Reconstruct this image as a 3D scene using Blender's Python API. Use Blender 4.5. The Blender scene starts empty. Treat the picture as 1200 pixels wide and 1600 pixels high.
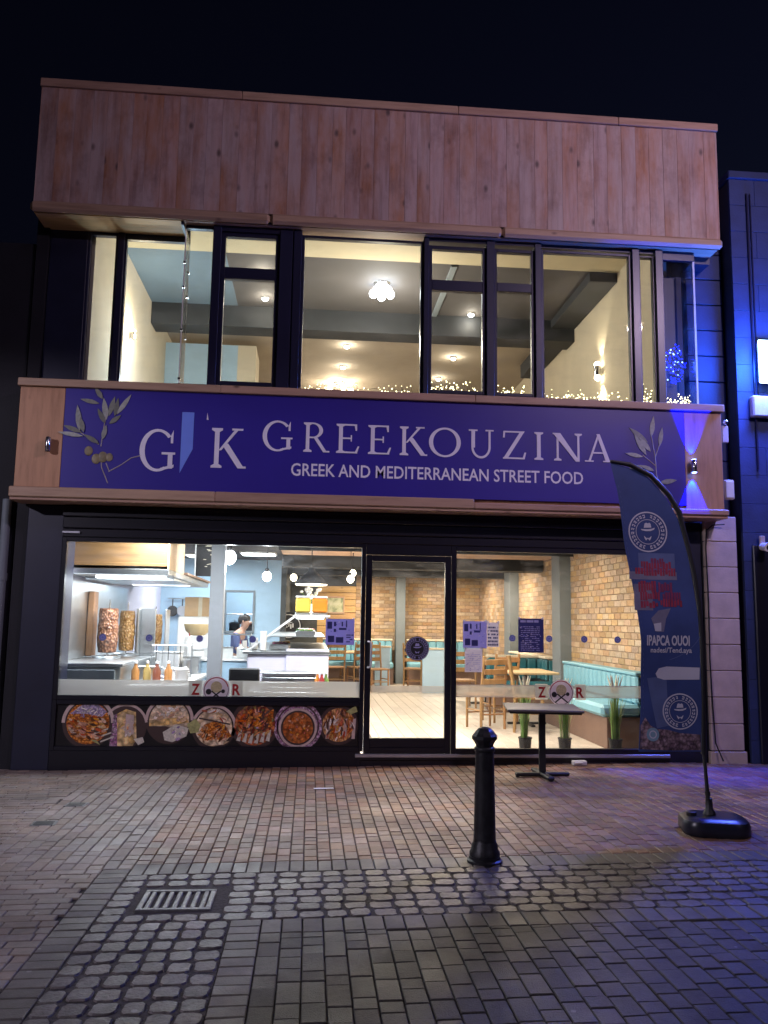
import bpy, bmesh, math, random
from mathutils import Vector, Matrix
R = random.Random(7)
rad = math.radians
sc = bpy.context.scene
COL = sc.collection

# ------------------------------------------------------------------ camera, sky, key light, exposure
cam_d = bpy.data.cameras.new("camera")
cam_d.sensor_fit = 'VERTICAL'
cam_d.sensor_height = 24.0
cam_d.lens = 1300.0 / 1600.0 * 24.0
cam_d.clip_start = 0.05
cam_d.clip_end = 600
cam = bpy.data.objects.new("camera", cam_d)
COL.objects.link(cam)
PITCH, YAW, ROLL = rad(7.45), rad(4.9), rad(0.9)
fw = Vector((math.sin(YAW) * math.cos(PITCH), math.cos(YAW) * math.cos(PITCH), math.sin(PITCH)))
rt = Vector((math.cos(YAW), -math.sin(YAW), 0))
up = rt.cross(fw)
rt2 = rt * math.cos(ROLL) + up * math.sin(ROLL)
up2 = up * math.cos(ROLL) - rt * math.sin(ROLL)
mw = Matrix((rt2, up2, -fw)).transposed().to_4x4()
mw.translation = Vector((0, -8.95, 1.55))
cam.matrix_world = mw
sc.camera = cam

w = bpy.data.worlds.new("World")
sc.world = w
w.use_nodes = True
wn = w.node_tree.nodes
sky = wn.new('ShaderNodeTexSky')
sky.sky_type = 'NISHITA'
sky.sun_disc = False
sky.sun_elevation = rad(-4.0)
sky.sun_rotation = rad(60)
bg = wn['Background']
bg.inputs['Strength'].default_value = 0.15
tint = wn.new('ShaderNodeMix')
tint.data_type = 'RGBA'
tint.blend_type = 'MULTIPLY'
tint.inputs[0].default_value = 1.0
tint.inputs[7].default_value = (0.42, 0.42, 0.80, 1)
w.node_tree.links.new(sky.outputs[0], tint.inputs[6])
w.node_tree.links.new(tint.outputs[2], bg.inputs['Color'])

sun_d = bpy.data.lights.new("sun", 'SUN')
sun_d.energy = 0.075
sun_d.angle = rad(14)
sun_d.color = (0.66, 0.62, 1.0)
sun = bpy.data.objects.new("sun", sun_d)
COL.objects.link(sun)
sun.rotation_euler = Vector((-0.55, 1.0, -0.75)).to_track_quat('-Z', 'Y').to_euler()

sc.view_settings.view_transform = 'Standard'
sc.view_settings.look = 'None'
sc.view_settings.exposure = 0.55
sc.view_settings.gamma = 1.0
sc.view_settings.use_curve_mapping = False
sc.render.engine = 'CYCLES'
sc.cycles.use_denoising = True
sc.cycles.max_bounces = 6
sc.cycles.diffuse_bounces = 3
sc.cycles.glossy_bounces = 3
sc.cycles.transparent_max_bounces = 16
sc.cycles.sample_clamp_indirect = 4.0
sc.cycles.caustics_reflective = False
sc.cycles.caustics_refractive = False

# ------------------------------------------------------------------ helpers
def lin(r, g, b):
    f = lambda c: (c / 255 / 12.92) if c / 255 <= 0.04045 else ((c / 255 + 0.055) / 1.055) ** 2.4
    return (f(r), f(g), f(b), 1)

class NT:
    def __init__(s, name):
        s.m = bpy.data.materials.new(name)
        s.m.use_nodes = True
        s.t = s.m.node_tree
        s.b = s.t.nodes['Principled BSDF']
        s.out = s.t.nodes['Material Output']
    def n(s, k, **kw):
        o = s.t.nodes.new(k)
        for a, v in kw.items():
            setattr(o, a, v)
        return o
    def l(s, a, b):
        s.t.links.new(a, b)
    def math(s, op, a, b=None):
        o = s.n('ShaderNodeMath', operation=op)
        for i, v in enumerate((a, b)):
            if v is None: continue
            if isinstance(v, (int, float)): o.inputs[i].default_value = v
            else: s.l(v, o.inputs[i])
        return o.outputs[0]
    def coords(s, scale=(1, 1, 1), rnd=7.0):
        tc = s.n('ShaderNodeTexCoord'); oi = s.n('ShaderNodeObjectInfo')
        add = s.n('ShaderNodeVectorMath', operation='ADD')
        cmb = s.n('ShaderNodeCombineXYZ')
        v = s.math('MULTIPLY', oi.outputs['Random'], rnd)
        for i in range(3): s.l(v, cmb.inputs[i])
        s.l(tc.outputs['Object'], add.inputs[0]); s.l(cmb.outputs[0], add.inputs[1])
        mp = s.n('ShaderNodeMapping'); mp.inputs['Scale'].default_value = scale
        s.l(add.outputs[0], mp.inputs['Vector'])
        return mp.outputs[0], oi.outputs['Random']
    def rand(s):
        oi = s.n('ShaderNodeObjectInfo'); ge = s.n('ShaderNodeNewGeometry')
        return s.math('FRACT', s.math('ADD', oi.outputs['Random'], ge.outputs['Random Per Island']))
    def maprange(s, v, a, b, c, d):
        o = s.n('ShaderNodeMapRange')
        s.l(v, o.inputs[0])
        for i, x in enumerate((a, b, c, d)): o.inputs[i + 1].default_value = x
        return o.outputs[0]
    def ramp(s, v, stops):
        o = s.n('ShaderNodeValToRGB')
        e = o.color_ramp.elements
        while len(e) < len(stops): e.new(0.5)
        for el, (p, c) in zip(e, stops):
            el.position = p; el.color = c
        s.l(v, o.inputs[0])
        return o.outputs[0]
    def noise(s, vec, scale, detail=4, rough=0.55):
        o = s.n('ShaderNodeTexNoise')
        o.inputs['Scale'].default_value = scale; o.inputs['Detail'].default_value = detail
        o.inputs['Roughness'].default_value = rough
        if vec is not None: s.l(vec, o.inputs['Vector'])
        return o.outputs[0]
    def bump(s, h, strength, dist=0.01):
        o = s.n('ShaderNodeBump')
        o.inputs['Strength'].default_value = strength; o.inputs['Distance'].default_value = dist
        s.l(h, o.inputs['Height']); s.l(o.outputs[0], s.b.inputs['Normal'])

def mat(name, col, rough=0.6, metal=0.0, ns=8.0, na=0.12, rnd=0.0, hue=0.0, bump=0.0, bs=40.0, spec=0.5, rvar=0.0):
    t = NT(name)
    vec, _ = t.coords()
    v = t.maprange(t.noise(vec, ns), 0.25, 0.75, 1 - na, 1 + na)
    hs = t.n('ShaderNodeHueSaturation')
    hs.inputs['Color'].default_value = tuple(col[:3]) + (1,)
    if rnd or hue:
        r = t.rand()
        v = t.math('MULTIPLY', v, t.maprange(r, 0, 1, 1 - rnd, 1 + rnd))
        if hue:
            r2 = t.math('FRACT', t.math('MULTIPLY', r, 7.31))
            t.l(t.maprange(r2, 0, 1, 0.5 - hue, 0.5 + hue), hs.inputs['Hue'])
            r3 = t.math('FRACT', t.math('MULTIPLY', r, 13.7))
            t.l(t.maprange(r3, 0, 1, 0.7, 1.15), hs.inputs['Saturation'])
    t.l(v, hs.inputs['Value'])
    t.l(hs.outputs[0], t.b.inputs['Base Color'])
    t.b.inputs['Roughness'].default_value = rough
    if rvar:
        t.l(t.maprange(t.noise(vec, 1.7, 5), 0.3, 0.7, max(0.05, rough - rvar), min(1, rough + rvar)), t.b.inputs['Roughness'])
    t.b.inputs['Metallic'].default_value = metal
    t.b.inputs['Specular IOR Level'].default_value = spec
    if bump: t.bump(t.noise(vec, bs, 5), bump)
    return t.m

def stained(m, lo=.48, hi=1.18, spots=True):
    """large dirt patches and chewing-gum spots that run across single pavers"""
    t = m.node_tree; b = t.nodes['Principled BSDF']; ge = t.nodes.new('ShaderNodeNewGeometry')
    src = b.inputs['Base Color'].links[0].from_socket
    n = t.nodes.new('ShaderNodeTexNoise'); n.inputs['Scale'].default_value = 1.3; n.inputs['Detail'].default_value = 7; n.inputs['Roughness'].default_value = .62
    t.links.new(ge.outputs['Position'], n.inputs['Vector'])
    mr = t.nodes.new('ShaderNodeMapRange'); t.links.new(n.outputs[0], mr.inputs[0])
    for i, x in enumerate((.32, .68, lo, hi)): mr.inputs[i+1].default_value = x
    hs = t.nodes.new('ShaderNodeHueSaturation'); t.links.new(src, hs.inputs['Color']); t.links.new(mr.outputs[0], hs.inputs['Value'])
    out = hs.outputs[0]
    if spots:
        v = t.nodes.new('ShaderNodeTexVoronoi'); v.inputs['Scale'].default_value = 4.2; t.links.new(ge.outputs['Position'], v.inputs['Vector'])
        lt = t.nodes.new('ShaderNodeMath'); lt.operation = 'LESS_THAN'; lt.inputs[1].default_value = .055; t.links.new(v.outputs['Distance'], lt.inputs[0])
        mx = t.nodes.new('ShaderNodeMix'); mx.data_type = 'RGBA'; mlt = t.nodes.new('ShaderNodeMath'); mlt.operation = 'MULTIPLY'; mlt.inputs[1].default_value = .55
        t.links.new(lt.outputs[0], mlt.inputs[0]); t.links.new(mlt.outputs[0], mx.inputs[0]); t.links.new(out, mx.inputs[6]); mx.inputs[7].default_value = (.30, .28, .27, 1)
        out = mx.outputs[2]
    t.links.new(out, b.inputs['Base Color'])
    return m

def wood(name, col, dark, scale=(9, 9, 0.7), knots=True, rough=0.55, rnd=0.22, ks=5.0, kstretch=0.55, hue=0.012, kax=2, kth=.45, blotch=0.0, kr0=.055, kr1=.15):
    t = NT(name)
    vec, _ = t.coords(scale, 11.0)
    gr = t.noise(vec, 2.2, 6, 0.62)
    base = t.ramp(gr, [(0.25, dark), (0.5, col), (0.8, tuple(min(1, c * 1.18) for c in col[:3]) + (1,))])
    r = t.rand()
    hs = t.n('ShaderNodeHueSaturation')
    t.l(base, hs.inputs['Color'])
    t.l(t.maprange(r, 0, 1, 1 - rnd, 1 + rnd), hs.inputs['Value'])
    t.l(t.maprange(t.math('FRACT', t.math('MULTIPLY', r, 9.1)), 0, 1, 0.5 - hue, 0.5 + hue), hs.inputs['Hue'])
    colo = hs.outputs[0]
    if blotch:
        bv, _ = t.coords((1.6, 1.6, .55), 3.0)
        bl_ = t.maprange(t.noise(bv, 1.5, 5, .65), .42, .66, 0, 1)
        mxb = t.n('ShaderNodeMix', data_type='RGBA'); mxb.blend_type = 'MULTIPLY'
        t.l(bl_, mxb.inputs[0]); t.l(colo, mxb.inputs[6]); mxb.inputs[7].default_value = (1-blotch*.25, 1-blotch*.85, 1-blotch*1.35, 1)
        colo = mxb.outputs[2]
        cv, _ = t.coords((3.2, 3.2, .5), 17.0)
        gr2 = t.maprange(t.noise(cv, 1.6, 5, .65), .45, .72, 0, .75)
        mxc = t.n('ShaderNodeMix', data_type='RGBA'); t.l(gr2, mxc.inputs[0]); t.l(colo, mxc.inputs[6]); mxc.inputs[7].default_value = (.50, .42, .40, 1)
        colo = mxc.outputs[2]
        dv, _ = t.coords((1.1, 1.1, .8), 29.0)
        mxd = t.n('ShaderNodeMix', data_type='RGBA'); mxd.blend_type = 'MULTIPLY'
        t.l(t.maprange(t.noise(dv, 2.4, 6, .7), .5, .75, 0, .7), mxd.inputs[0]); t.l(colo, mxd.inputs[6]); mxd.inputs[7].default_value = (.45, .38, .36, 1)
        colo = mxd.outputs[2]
    if knots:
        ksc = [1, 1, 1]; ksc[kax] = kstretch
        kv, _ = t.coords(tuple(ksc), 5.0)
        vo = t.n('ShaderNodeTexVoronoi'); vo.inputs['Scale'].default_value = ks
        t.l(kv, vo.inputs['Vector'])
        k = t.maprange(t.math('ADD', vo.outputs['Distance'], t.math('MULTIPLY', t.noise(vec, 6.0), 0.05)), kr0, kr1, 1, 0)
        # only some cells carry a knot
        pick = t.math('GREATER_THAN', t.math('FRACT', t.math('MULTIPLY', vo.outputs['Color'], 3.7)), kth)
        k = t.math('MULTIPLY', k, pick)
        mx = t.n('ShaderNodeMix', data_type='RGBA')
        t.l(t.math('MULTIPLY', k, 0.85), mx.inputs[0]); t.l(colo, mx.inputs[6])
        mx.inputs[7].default_value = tuple(c * 0.3 for c in dark[:3]) + (1,)
        colo = mx.outputs[2]
    t.l(colo, t.b.inputs['Base Color'])
    t.b.inputs['Roughness'].default_value = rough
    t.bump(gr, 0.25, 0.004)
    return t.m

def emit(name, col, s):
    t = NT(name)
    t.b.inputs['Base Color'].default_value = tuple(c*.6 for c in col[:3]) + (1,)
    t.b.inputs['Emission Color'].default_value = tuple(col[:3]) + (1,)
    t.b.inputs['Emission Strength'].default_value = s
    return t.m

def glass(name, tint=(0.93, 0.95, 0.95, 1), refl=0.07, rough=0.0, film=0.0, filmcol=(0.8, 0.8, 0.8, 1)):
    t = NT(name)
    tr = t.n('ShaderNodeBsdfTransparent'); tr.inputs[0].default_value = tint
    gl = t.n('ShaderNodeBsdfGlossy'); gl.inputs['Roughness'].default_value = rough
    mx = t.n('ShaderNodeMixShader')
    lw = t.n('ShaderNodeLayerWeight'); lw.inputs[0].default_value = 0.25
    t.l(t.math('MULTIPLY', t.math('ADD', lw.outputs['Fresnel'], 0.0), refl / 0.07 * 0.55), mx.inputs[0])
    t.l(tr.outputs[0], mx.inputs[1]); t.l(gl.outputs[0], mx.inputs[2])
    last = mx.outputs[0]
    sv, _ = t.coords((.8, .8, 2.2), 9.0)
    sm = t.maprange(t.noise(sv, 2.6, 6, .65), .45, .80, 0.0, .055)
    sd = t.n('ShaderNodeBsdfDiffuse'); sd.inputs[0].default_value = (.7, .7, .72, 1); st_ = t.n('ShaderNodeBsdfTranslucent'); st_.inputs[0].default_value = (.7, .7, .72, 1)
    sx_ = t.n('ShaderNodeMixShader'); t.l(sd.outputs[0], sx_.inputs[1]); t.l(st_.outputs[0], sx_.inputs[2])
    ms = t.n('ShaderNodeMixShader'); t.l(sm, ms.inputs[0]); t.l(last, ms.inputs[1]); t.l(sx_.outputs[0], ms.inputs[2])
    last = ms.outputs[0]
    if film:
        df = t.n('ShaderNodeBsdfDiffuse'); df.inputs[0].default_value = filmcol
        tl = t.n('ShaderNodeBsdfTranslucent'); tl.inputs[0].default_value = filmcol
        m2 = t.n('ShaderNodeMixShader'); m2.inputs[0].default_value = 0.6
        t.l(df.outputs[0], m2.inputs[1]); t.l(tl.outputs[0], m2.inputs[2])
        m3 = t.n('ShaderNodeMixShader'); m3.inputs[0].default_value = film
        t.l(last, m3.inputs[1]); t.l(m2.outputs[0], m3.inputs[2])
        last = m3.outputs[0]
    t.l(last, t.out.inputs[0])
    return t.m

class MB:
    """collects shapes into one mesh"""
    def __init__(s): s.v = []; s.f = []
    def add(s, vs, fs):
        o = len(s.v); s.v += [tuple(p) for p in vs]; s.f += [tuple(i + o for i in f) for f in fs]; return s
    def box(s, x0, x1, y0, y1, z0, z1, bev=0.0, m=None):
        if x0 > x1: x0, x1 = x1, x0
        if y0 > y1: y0, y1 = y1, y0
        if z0 > z1: z0, z1 = z1, z0
        if not bev:
            vs = [(x0,y0,z0),(x1,y0,z0),(x1,y1,z0),(x0,y1,z0),(x0,y0,z1),(x1,y0,z1),(x1,y1,z1),(x0,y1,z1)]
            fs = [(0,3,2,1),(4,5,6,7),(0,1,5,4),(1,2,6,5),(2,3,7,6),(3,0,4,7)]
        else:
            b = min(bev, (x1-x0)*.45, (y1-y0)*.45, (z1-z0)*.45)
            lo = (x0,y0,z0); hi = (x1,y1,z1); vs = []; idx = {}
            for cx in (0,1):
                for cy in (0,1):
                    for cz in (0,1):
                        c = (cx,cy,cz)
                        for a in range(3):
                            p = [ (lo[k] if c[k]==0 else hi[k]) if k==a else (lo[k]+b if c[k]==0 else hi[k]-b) for k in range(3)]
                            idx[(c,a)] = len(vs); vs.append(tuple(p))
            fs = []
            for a in range(3):
                u, w_ = [k for k in range(3) if k != a]
                for sg in (0,1):
                    q = []
                    for (i,j) in ((0,0),(1,0),(1,1),(0,1)):
                        c = [0,0,0]; c[a]=sg; c[u]=i; c[w_]=j; q.append(idx[(tuple(c),a)])
                    fs.append(tuple(q))
                for i in (0,1):
                    for j in (0,1):
                        c1=[0,0,0]; c2=[0,0,0]; c1[u]=c2[u]=i; c1[w_]=c2[w_]=j; c1[a]=0; c2[a]=1
                        c1=tuple(c1); c2=tuple(c2)
                        fs.append((idx[(c1,u)],idx[(c1,w_)],idx[(c2,w_)],idx[(c2,u)]))
            for cx in (0,1):
                for cy in (0,1):
                    for cz in (0,1):
                        c=(cx,cy,cz); fs.append((idx[(c,0)],idx[(c,1)],idx[(c,2)]))
        if m is not None: vs = [tuple(m @ Vector(p)) for p in vs]
        return s.add(vs, fs)
    def prism(s, pts, y0, y1, axis='y', m=None):
        """closed polygon in a plane, extruded along the axis; pts are (x,z) for y, (x,y) for z, (y,z) for x"""
        n = len(pts)
        def P(p, d):
            return (p[0], d, p[1]) if axis == 'y' else ((p[0], p[1], d) if axis == 'z' else (d, p[0], p[1]))
        vs = [P(p, y0) for p in pts] + [P(p, y1) for p in pts]
        if m is not None: vs = [tuple(m @ Vector(p)) for p in vs]
        fs = [tuple(range(n)), tuple(range(2*n-1, n-1, -1))] + [(i, (i+1)%n, n+(i+1)%n, n+i) for i in range(n)]
        return s.add(vs, fs)
    def cyl(s, p0, p1, r0, r1=None, n=12):
        if r1 is None: r1 = r0
        p0 = Vector(p0); p1 = Vector(p1); d = (p1-p0).normalized()
        a = d.orthogonal().normalized(); b = d.cross(a)
        vs = []
        for p, r in ((p0,r0),(p1,r1)):
            for i in range(n):
                t = 2*math.pi*i/n; vs.append(p + a*math.cos(t)*r + b*math.sin(t)*r)
        fs = [tuple(range(n-1,-1,-1)), tuple(range(n,2*n))] + [(i,(i+1)%n,n+(i+1)%n,n+i) for i in range(n)]
        return s.add(vs, fs)
    def tube(s, pts, r, n=8):
        pts = [Vector(p) for p in pts]
        rs = r if isinstance(r, (list, tuple)) else [r]*len(pts)
        vs = []; prev = None
        for k, p in enumerate(pts):
            d = (pts[min(k+1,len(pts)-1)] - pts[max(k-1,0)]).normalized()
            if prev is None: a = d.orthogonal().normalized()
            else:
                a = prev - d*prev.dot(d); a = a.normalized() if a.length > 1e-6 else d.orthogonal().normalized()
            prev = a; b = d.cross(a)
            for i in range(n):
                t = 2*math.pi*i/n; vs.append(p + a*math.cos(t)*rs[k] + b*math.sin(t)*rs[k])
        fs = [tuple(range(n-1,-1,-1)), tuple(range((len(pts)-1)*n, len(pts)*n))]
        for k in range(len(pts)-1):
            for i in range(n):
                fs.append((k*n+i, k*n+(i+1)%n, (k+1)*n+(i+1)%n, (k+1)*n+i))
        return s.add(vs, fs)
    def lathe(s, prof, c=(0,0,0), n=24, axis='z'):
        """prof: (r, h) list from bottom to top"""
        vs = []; rings = []
        for r, h in prof:
            ring = []
            for i in range(n):
                t = 2*math.pi*i/n
                p = (r*math.cos(t), r*math.sin(t), h) if axis == 'z' else (r*math.cos(t), h, r*math.sin(t))
                ring.append(len(vs)); vs.append((c[0]+p[0], c[1]+p[1], c[2]+p[2]))
            rings.append(ring)
        fs = [tuple(reversed(rings[0])), tuple(rings[-1])]
        for a, b in zip(rings, rings[1:]):
            for i in range(n): fs.append((a[i], a[(i+1)%n], b[(i+1)%n], b[i]))
        return s.add(vs, fs)
    def ball(s, c, r, n=10, sx=1, sy=1, sz=1):
        m = max(4, n//2); prof = []
        vs = []; fs = []
        for j in range(1, m):
            ph = math.pi*j/m
            for i in range(n):
                t = 2*math.pi*i/n
                vs.append((c[0]+r*sx*math.sin(ph)*math.cos(t), c[1]+r*sy*math.sin(ph)*math.sin(t), c[2]-r*sz*math.cos(ph)))
        b = len(vs); vs.append((c[0],c[1],c[2]-r*sz)); vs.append((c[0],c[1],c[2]+r*sz))
        for j in range(m-2):
            for i in range(n): fs.append((j*n+i, j*n+(i+1)%n, (j+1)*n+(i+1)%n, (j+1)*n+i))
        for i in range(n):
            fs.append((b, (i+1)%n, i)); fs.append((b+1, (m-2)*n+i, (m-2)*n+(i+1)%n))
        return s.add(vs, fs)
    def mesh(s, name, material=None, smooth=None, fix=True):
        me = bpy.data.meshes.new(name)
        me.from_pydata(s.v, [], s.f)
        if fix:
            bm = bmesh.new(); bm.from_mesh(me)
            bmesh.ops.recalc_face_normals(bm, faces=bm.faces)
            bm.to_mesh(me); bm.free()
        if material: me.materials.append(material)
        if smooth:
            me.shade_smooth(); me.set_sharp_from_angle(angle=rad(smooth))
        return me

def T(name, label, cat, loc=(0,0,0), rz=0.0, group=None):
    o = bpy.data.objects.new(name, None); COL.objects.link(o)
    o.empty_display_size = 0.1
    o.location = loc; o.rotation_euler = (0, 0, rz)
    o['label'] = label; o['category'] = cat
    if group: o['group'] = group
    return o
def P(name, mb, m, parent=None, smooth=None, label=None, loc=None, fix=True):
    me = mb if isinstance(mb, bpy.types.Mesh) else mb.mesh(name, m, smooth, fix)
    o = bpy.data.objects.new(name, me); COL.objects.link(o)
    if parent: o.parent = parent
    if loc: o.location = loc
    if label: o['label'] = label
    return o
def TAG(o, label, cat, group=None):
    o['label'] = label; o['category'] = cat
    if group: o['group'] = group
    return o
def STRUCT(o):
    o['kind'] = 'structure'; return o
def COPY(root, loc, rz=None, label=None):
    r = root.copy(); COL.objects.link(r); r.location = loc
    if rz is not None: r.rotation_euler = (0, 0, rz)
    if label: r['label'] = label
    for ch in list(root.children):
        c = ch.copy(); COL.objects.link(c); c.parent = r
        for g in list(ch.children):
            d = g.copy(); COL.objects.link(d); d.parent = c
    return r
def LIGHT(name, kind, loc, power, col, parent=None, size=0.1, to=None, spot=None, blend=0.3):
    d = bpy.data.lights.new(name, kind); d.energy = power; d.color = col
    if kind == 'AREA': d.size = size
    else: d.shadow_soft_size = size
    if spot: d.spot_size = rad(spot); d.spot_blend = blend
    o = bpy.data.objects.new(name, d); COL.objects.link(o); o.location = loc
    if to: o.rotation_euler = Vector(to).to_track_quat('-Z', 'Y').to_euler()
    if parent: o.parent = parent
    return o
def text(s, size=1.0, xs=1.0, bold=0.0, align='LEFT'):
    """the built-in font, as flat polygons in (x, z)"""
    cu = bpy.data.curves.new("lettering", 'FONT'); cu.body = s; cu.size = size; cu.offset = bold; cu.align_x = align
    cu.resolution_u = 3
    ob = bpy.data.objects.new("lettering", cu); COL.objects.link(ob)
    dg = bpy.context.evaluated_depsgraph_get()
    me = bpy.data.meshes.new_from_object(ob.evaluated_get(dg))
    vs = [(v.co.x*xs, v.co.y) for v in me.vertices]; fs = [tuple(p.vertices) for p in me.polygons]
    bpy.data.objects.remove(ob); bpy.data.curves.remove(cu); bpy.data.meshes.remove(me)
    return vs, fs
def textmb(mb, s, x, z, y, h, width=None, xs=1.0, bold=0.0, align='LEFT', fn=None):
    """print text so that its caps are h high and it spans width; left edge at x, base line at z"""
    vs, fs = text(s, 1.0, 1.0, bold, align)
    xmin = min(v[0] for v in vs); xmax = max(v[0] for v in vs); zmax = max(v[1] for v in vs)
    k = h / zmax; kx = (width/(xmax-xmin)) if width else k*xs
    pts = [(x + (v[0]-xmin)*kx, z + v[1]*k) for v in vs]
    if fn: mb.add([fn(*p) for p in pts], fs)
    else: mb.add([(p[0], y, p[1]) for p in pts], fs)
    return mb
def gz(x): return min(max(0.0135*(x+2.6), 0.0), 0.085)      # the pavement rises a little to the right
def disc(mb, cx, cz, r, y, n=28, fn=None):
    pts = [(cx+r*math.cos(2*math.pi*i/n), cz+r*math.sin(2*math.pi*i/n)) for i in range(n)]
    mb.add([fn(*p) if fn else (p[0], y, p[1]) for p in pts], [tuple(range(n))]); return mb
def ringz(mb, cx, cz, r0, r1, y, n=36, a0=0, a1=360, fn=None, dr=0.0):
    full = abs(a1-a0) >= 360; k = n if full else n+1
    vs = []
    for i in range(k):
        t = rad(a0+(a1-a0)*i/n)
        for r in (r0, r1):
            p = (cx+r*math.cos(t), cz+r*math.sin(t)); vs.append(fn(*p) if fn else (p[0], y, p[1]))
    fs = [(2*i, 2*((i+1)%k), 2*((i+1)%k)+1, 2*i+1) for i in range(n)]
    mb.add(vs, fs); return mb
def poly(mb, pts, y, fn=None):
    mb.add([fn(*p) if fn else (p[0], y, p[1]) for p in pts], [tuple(range(len(pts)))]); return mb
def leafpts(x, z, ang, L, W):
    c, s_ = math.cos(ang), math.sin(ang)
    prof = [(0,0),(0.18,.32),(.4,.5),(.65,.42),(.85,.2),(1,0),(.85,-.2),(.65,-.42),(.4,-.5),(.18,-.32)]
    return [(x + a*L*c - b*W*s_, z + a*L*s_ + b*W*c) for a, b in prof]

# ------------------------------------------------------------------ materials
NAVY = mat("navy_paint", (0.012, 0.014, 0.034), 0.45, ns=3, na=0.2, bump=0.05)
NAVYF = mat("navy_frame", (0.016, 0.017, 0.042), 0.35, ns=4, na=0.1)
BLACKF = mat("black_aluminium", (0.008, 0.008, 0.014), 0.35)
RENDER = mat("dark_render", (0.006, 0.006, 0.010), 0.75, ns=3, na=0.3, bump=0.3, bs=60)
PINE = wood("pine_cladding", (0.455, 0.33, 0.295, 1), (0.29, 0.19, 0.165, 1), rnd=0.10, hue=0.008, ks=5.2, kth=.25, blotch=.5, kr0=.085, kr1=.20)
PINEH = wood("pine_board", (0.44, 0.285, 0.19, 1), (0.30, 0.18, 0.115, 1), scale=(0.8, 9, 9), kax=0, rnd=0.1)
PINEV = wood("pine_panel", (0.47, 0.265, 0.13, 1), (0.31, 0.165, 0.075, 1), scale=(7, 7, 0.9), rnd=0.05)
GLASS = glass("window_glass", (0.95, 0.96, 0.96, 1))
FROST = glass("frosted_film", (0.9, 0.9, 0.9, 1), film=0.62, filmcol=(0.78, 0.78, 0.74, 1))
FROST2 = glass("thin_frosted_film", (0.9, 0.9, 0.9, 1), film=0.34, filmcol=(0.72, 0.68, 0.62, 1))
SIGNBLUE = mat("sign_blue", (0.028, 0.016, 0.27), 0.42, ns=2, na=0.06)
LILAC = mat("sign_letter_white", (0.76, 0.74, 0.84), 0.5, na=0.04)
RIBBON = mat("sign_ribbon_blue", (0.16, 0.27, 0.85), 0.5, na=0.04)
LEAFM = mat("printed_olive_leaf", (0.20, 0.21, 0.17), 0.6, ns=30, na=0.25, rnd=0.3)
LEAFL = mat("printed_pale_leaf", (0.34, 0.36, 0.32), 0.6, ns=30, na=0.25, rnd=0.3)
OLIVE = mat("printed_olive", (0.24, 0.20, 0.11), 0.5, ns=25, na=0.4, rnd=0.2)
STEMM = mat("printed_stem", (0.38, 0.34, 0.33), 0.6)
CHROME = mat("brushed_chrome", (0.72, 0.72, 0.74), 0.22, 1.0)
STEEL = mat("stainless_steel", (0.62, 0.64, 0.66), 0.32, 1.0, ns=5, na=0.1)
ALU = mat("aluminium_strip", (0.55, 0.56, 0.6), 0.4, 0.8)
IRON = mat("black_cast_iron", (0.012, 0.012, 0.014), 0.46, ns=18, na=0.9, bump=0.25, bs=70, rvar=0.2)
RUST = mat("drain_iron", (0.19, 0.19, 0.19), 0.5, 0.4, ns=20, na=0.4, bump=0.2, bs=60)
SOFW = wood("glow_tinted_soffit_board", (.62, .40, .19, 1), (.46, .28, .12, 1), scale=(.8, 9, 9), kax=0, rnd=.05)  # golden lamp glow on the left soffit is mixed into this colour
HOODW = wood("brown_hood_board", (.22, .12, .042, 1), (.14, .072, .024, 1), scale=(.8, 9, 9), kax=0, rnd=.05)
CREAMC = mat("cream_ceiling_paint", (0.56, 0.49, 0.33), 0.85, ns=1.2, na=0.05)
CREAM = mat("cream_plaster", (0.62, 0.55, 0.42), 0.85, ns=1.2, na=0.12, bump=0.05, bs=12)
WARMW = mat("warm_wall", (0.42, 0.36, 0.29), 0.85, ns=1.2, na=0.12)
BLUEW = mat("pale_blue_wall", (0.38, 0.54, 0.68), 0.8, ns=1.5, na=0.08)
GREYB = mat("grey_blue_paint", (0.17, 0.20, 0.22), 0.6, ns=2, na=0.1)
PALEG = mat("pale_grey_paint", (0.20, 0.21, 0.23), 0.6, ns=2, na=0.08)
DARKC = mat("charcoal_ceiling", (0.07, 0.065, 0.065), 0.8, ns=1.4, na=0.15)
DARKB = mat("charcoal_beam", (0.03, 0.033, 0.038), 0.7)
DARKW = mat("dark_grey_wall", (0.07, 0.075, 0.075), 0.8)
WHITE = mat("white_enamel", (0.8, 0.8, 0.8), 0.4, na=0.03)
LILW = mat("lilac_white_panel", (0.66, 0.64, 0.78), 0.4, ns=3, na=0.08)
BRICK = mat("buff_brick", (0.43, 0.295, 0.175), 0.85, ns=22, na=0.2, rnd=0.24, hue=0.010, bump=0.25, bs=70)
MORTAR = mat("brick_mortar", (0.30, 0.22, 0.15), 0.9, ns=30, na=0.2)
FLOORP = mat("pale_floor_plank", (0.54, 0.475, 0.405), 0.35, ns=5, na=0.1, rnd=0.09)
FLOORB = mat("floor_joint", (0.32, 0.27, 0.22), 0.7)
MATM = mat("grey_entrance_mat", (0.34, 0.35, 0.40), 0.9, ns=60, na=0.25)
TEAL = mat("teal_upholstery", (0.19, 0.42, 0.52), 0.5, ns=3, na=0.1)
TEALD = mat("deep_teal_upholstery", (0.018, 0.13, 0.16), 0.5, ns=3, na=0.1)
BROWNP = mat("brown_plinth", (0.16, 0.095, 0.07), 0.5)
CHAIRW = wood("chair_wood", (0.30, 0.165, 0.065, 1), (0.19, 0.095, 0.034, 1), knots=False, rnd=0.12)
TABLEW = wood("table_wood", (0.50, 0.36, 0.21, 1), (0.36, 0.24, 0.13, 1), scale=(1, 9, 9), knots=False, rnd=0.08)
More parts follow.
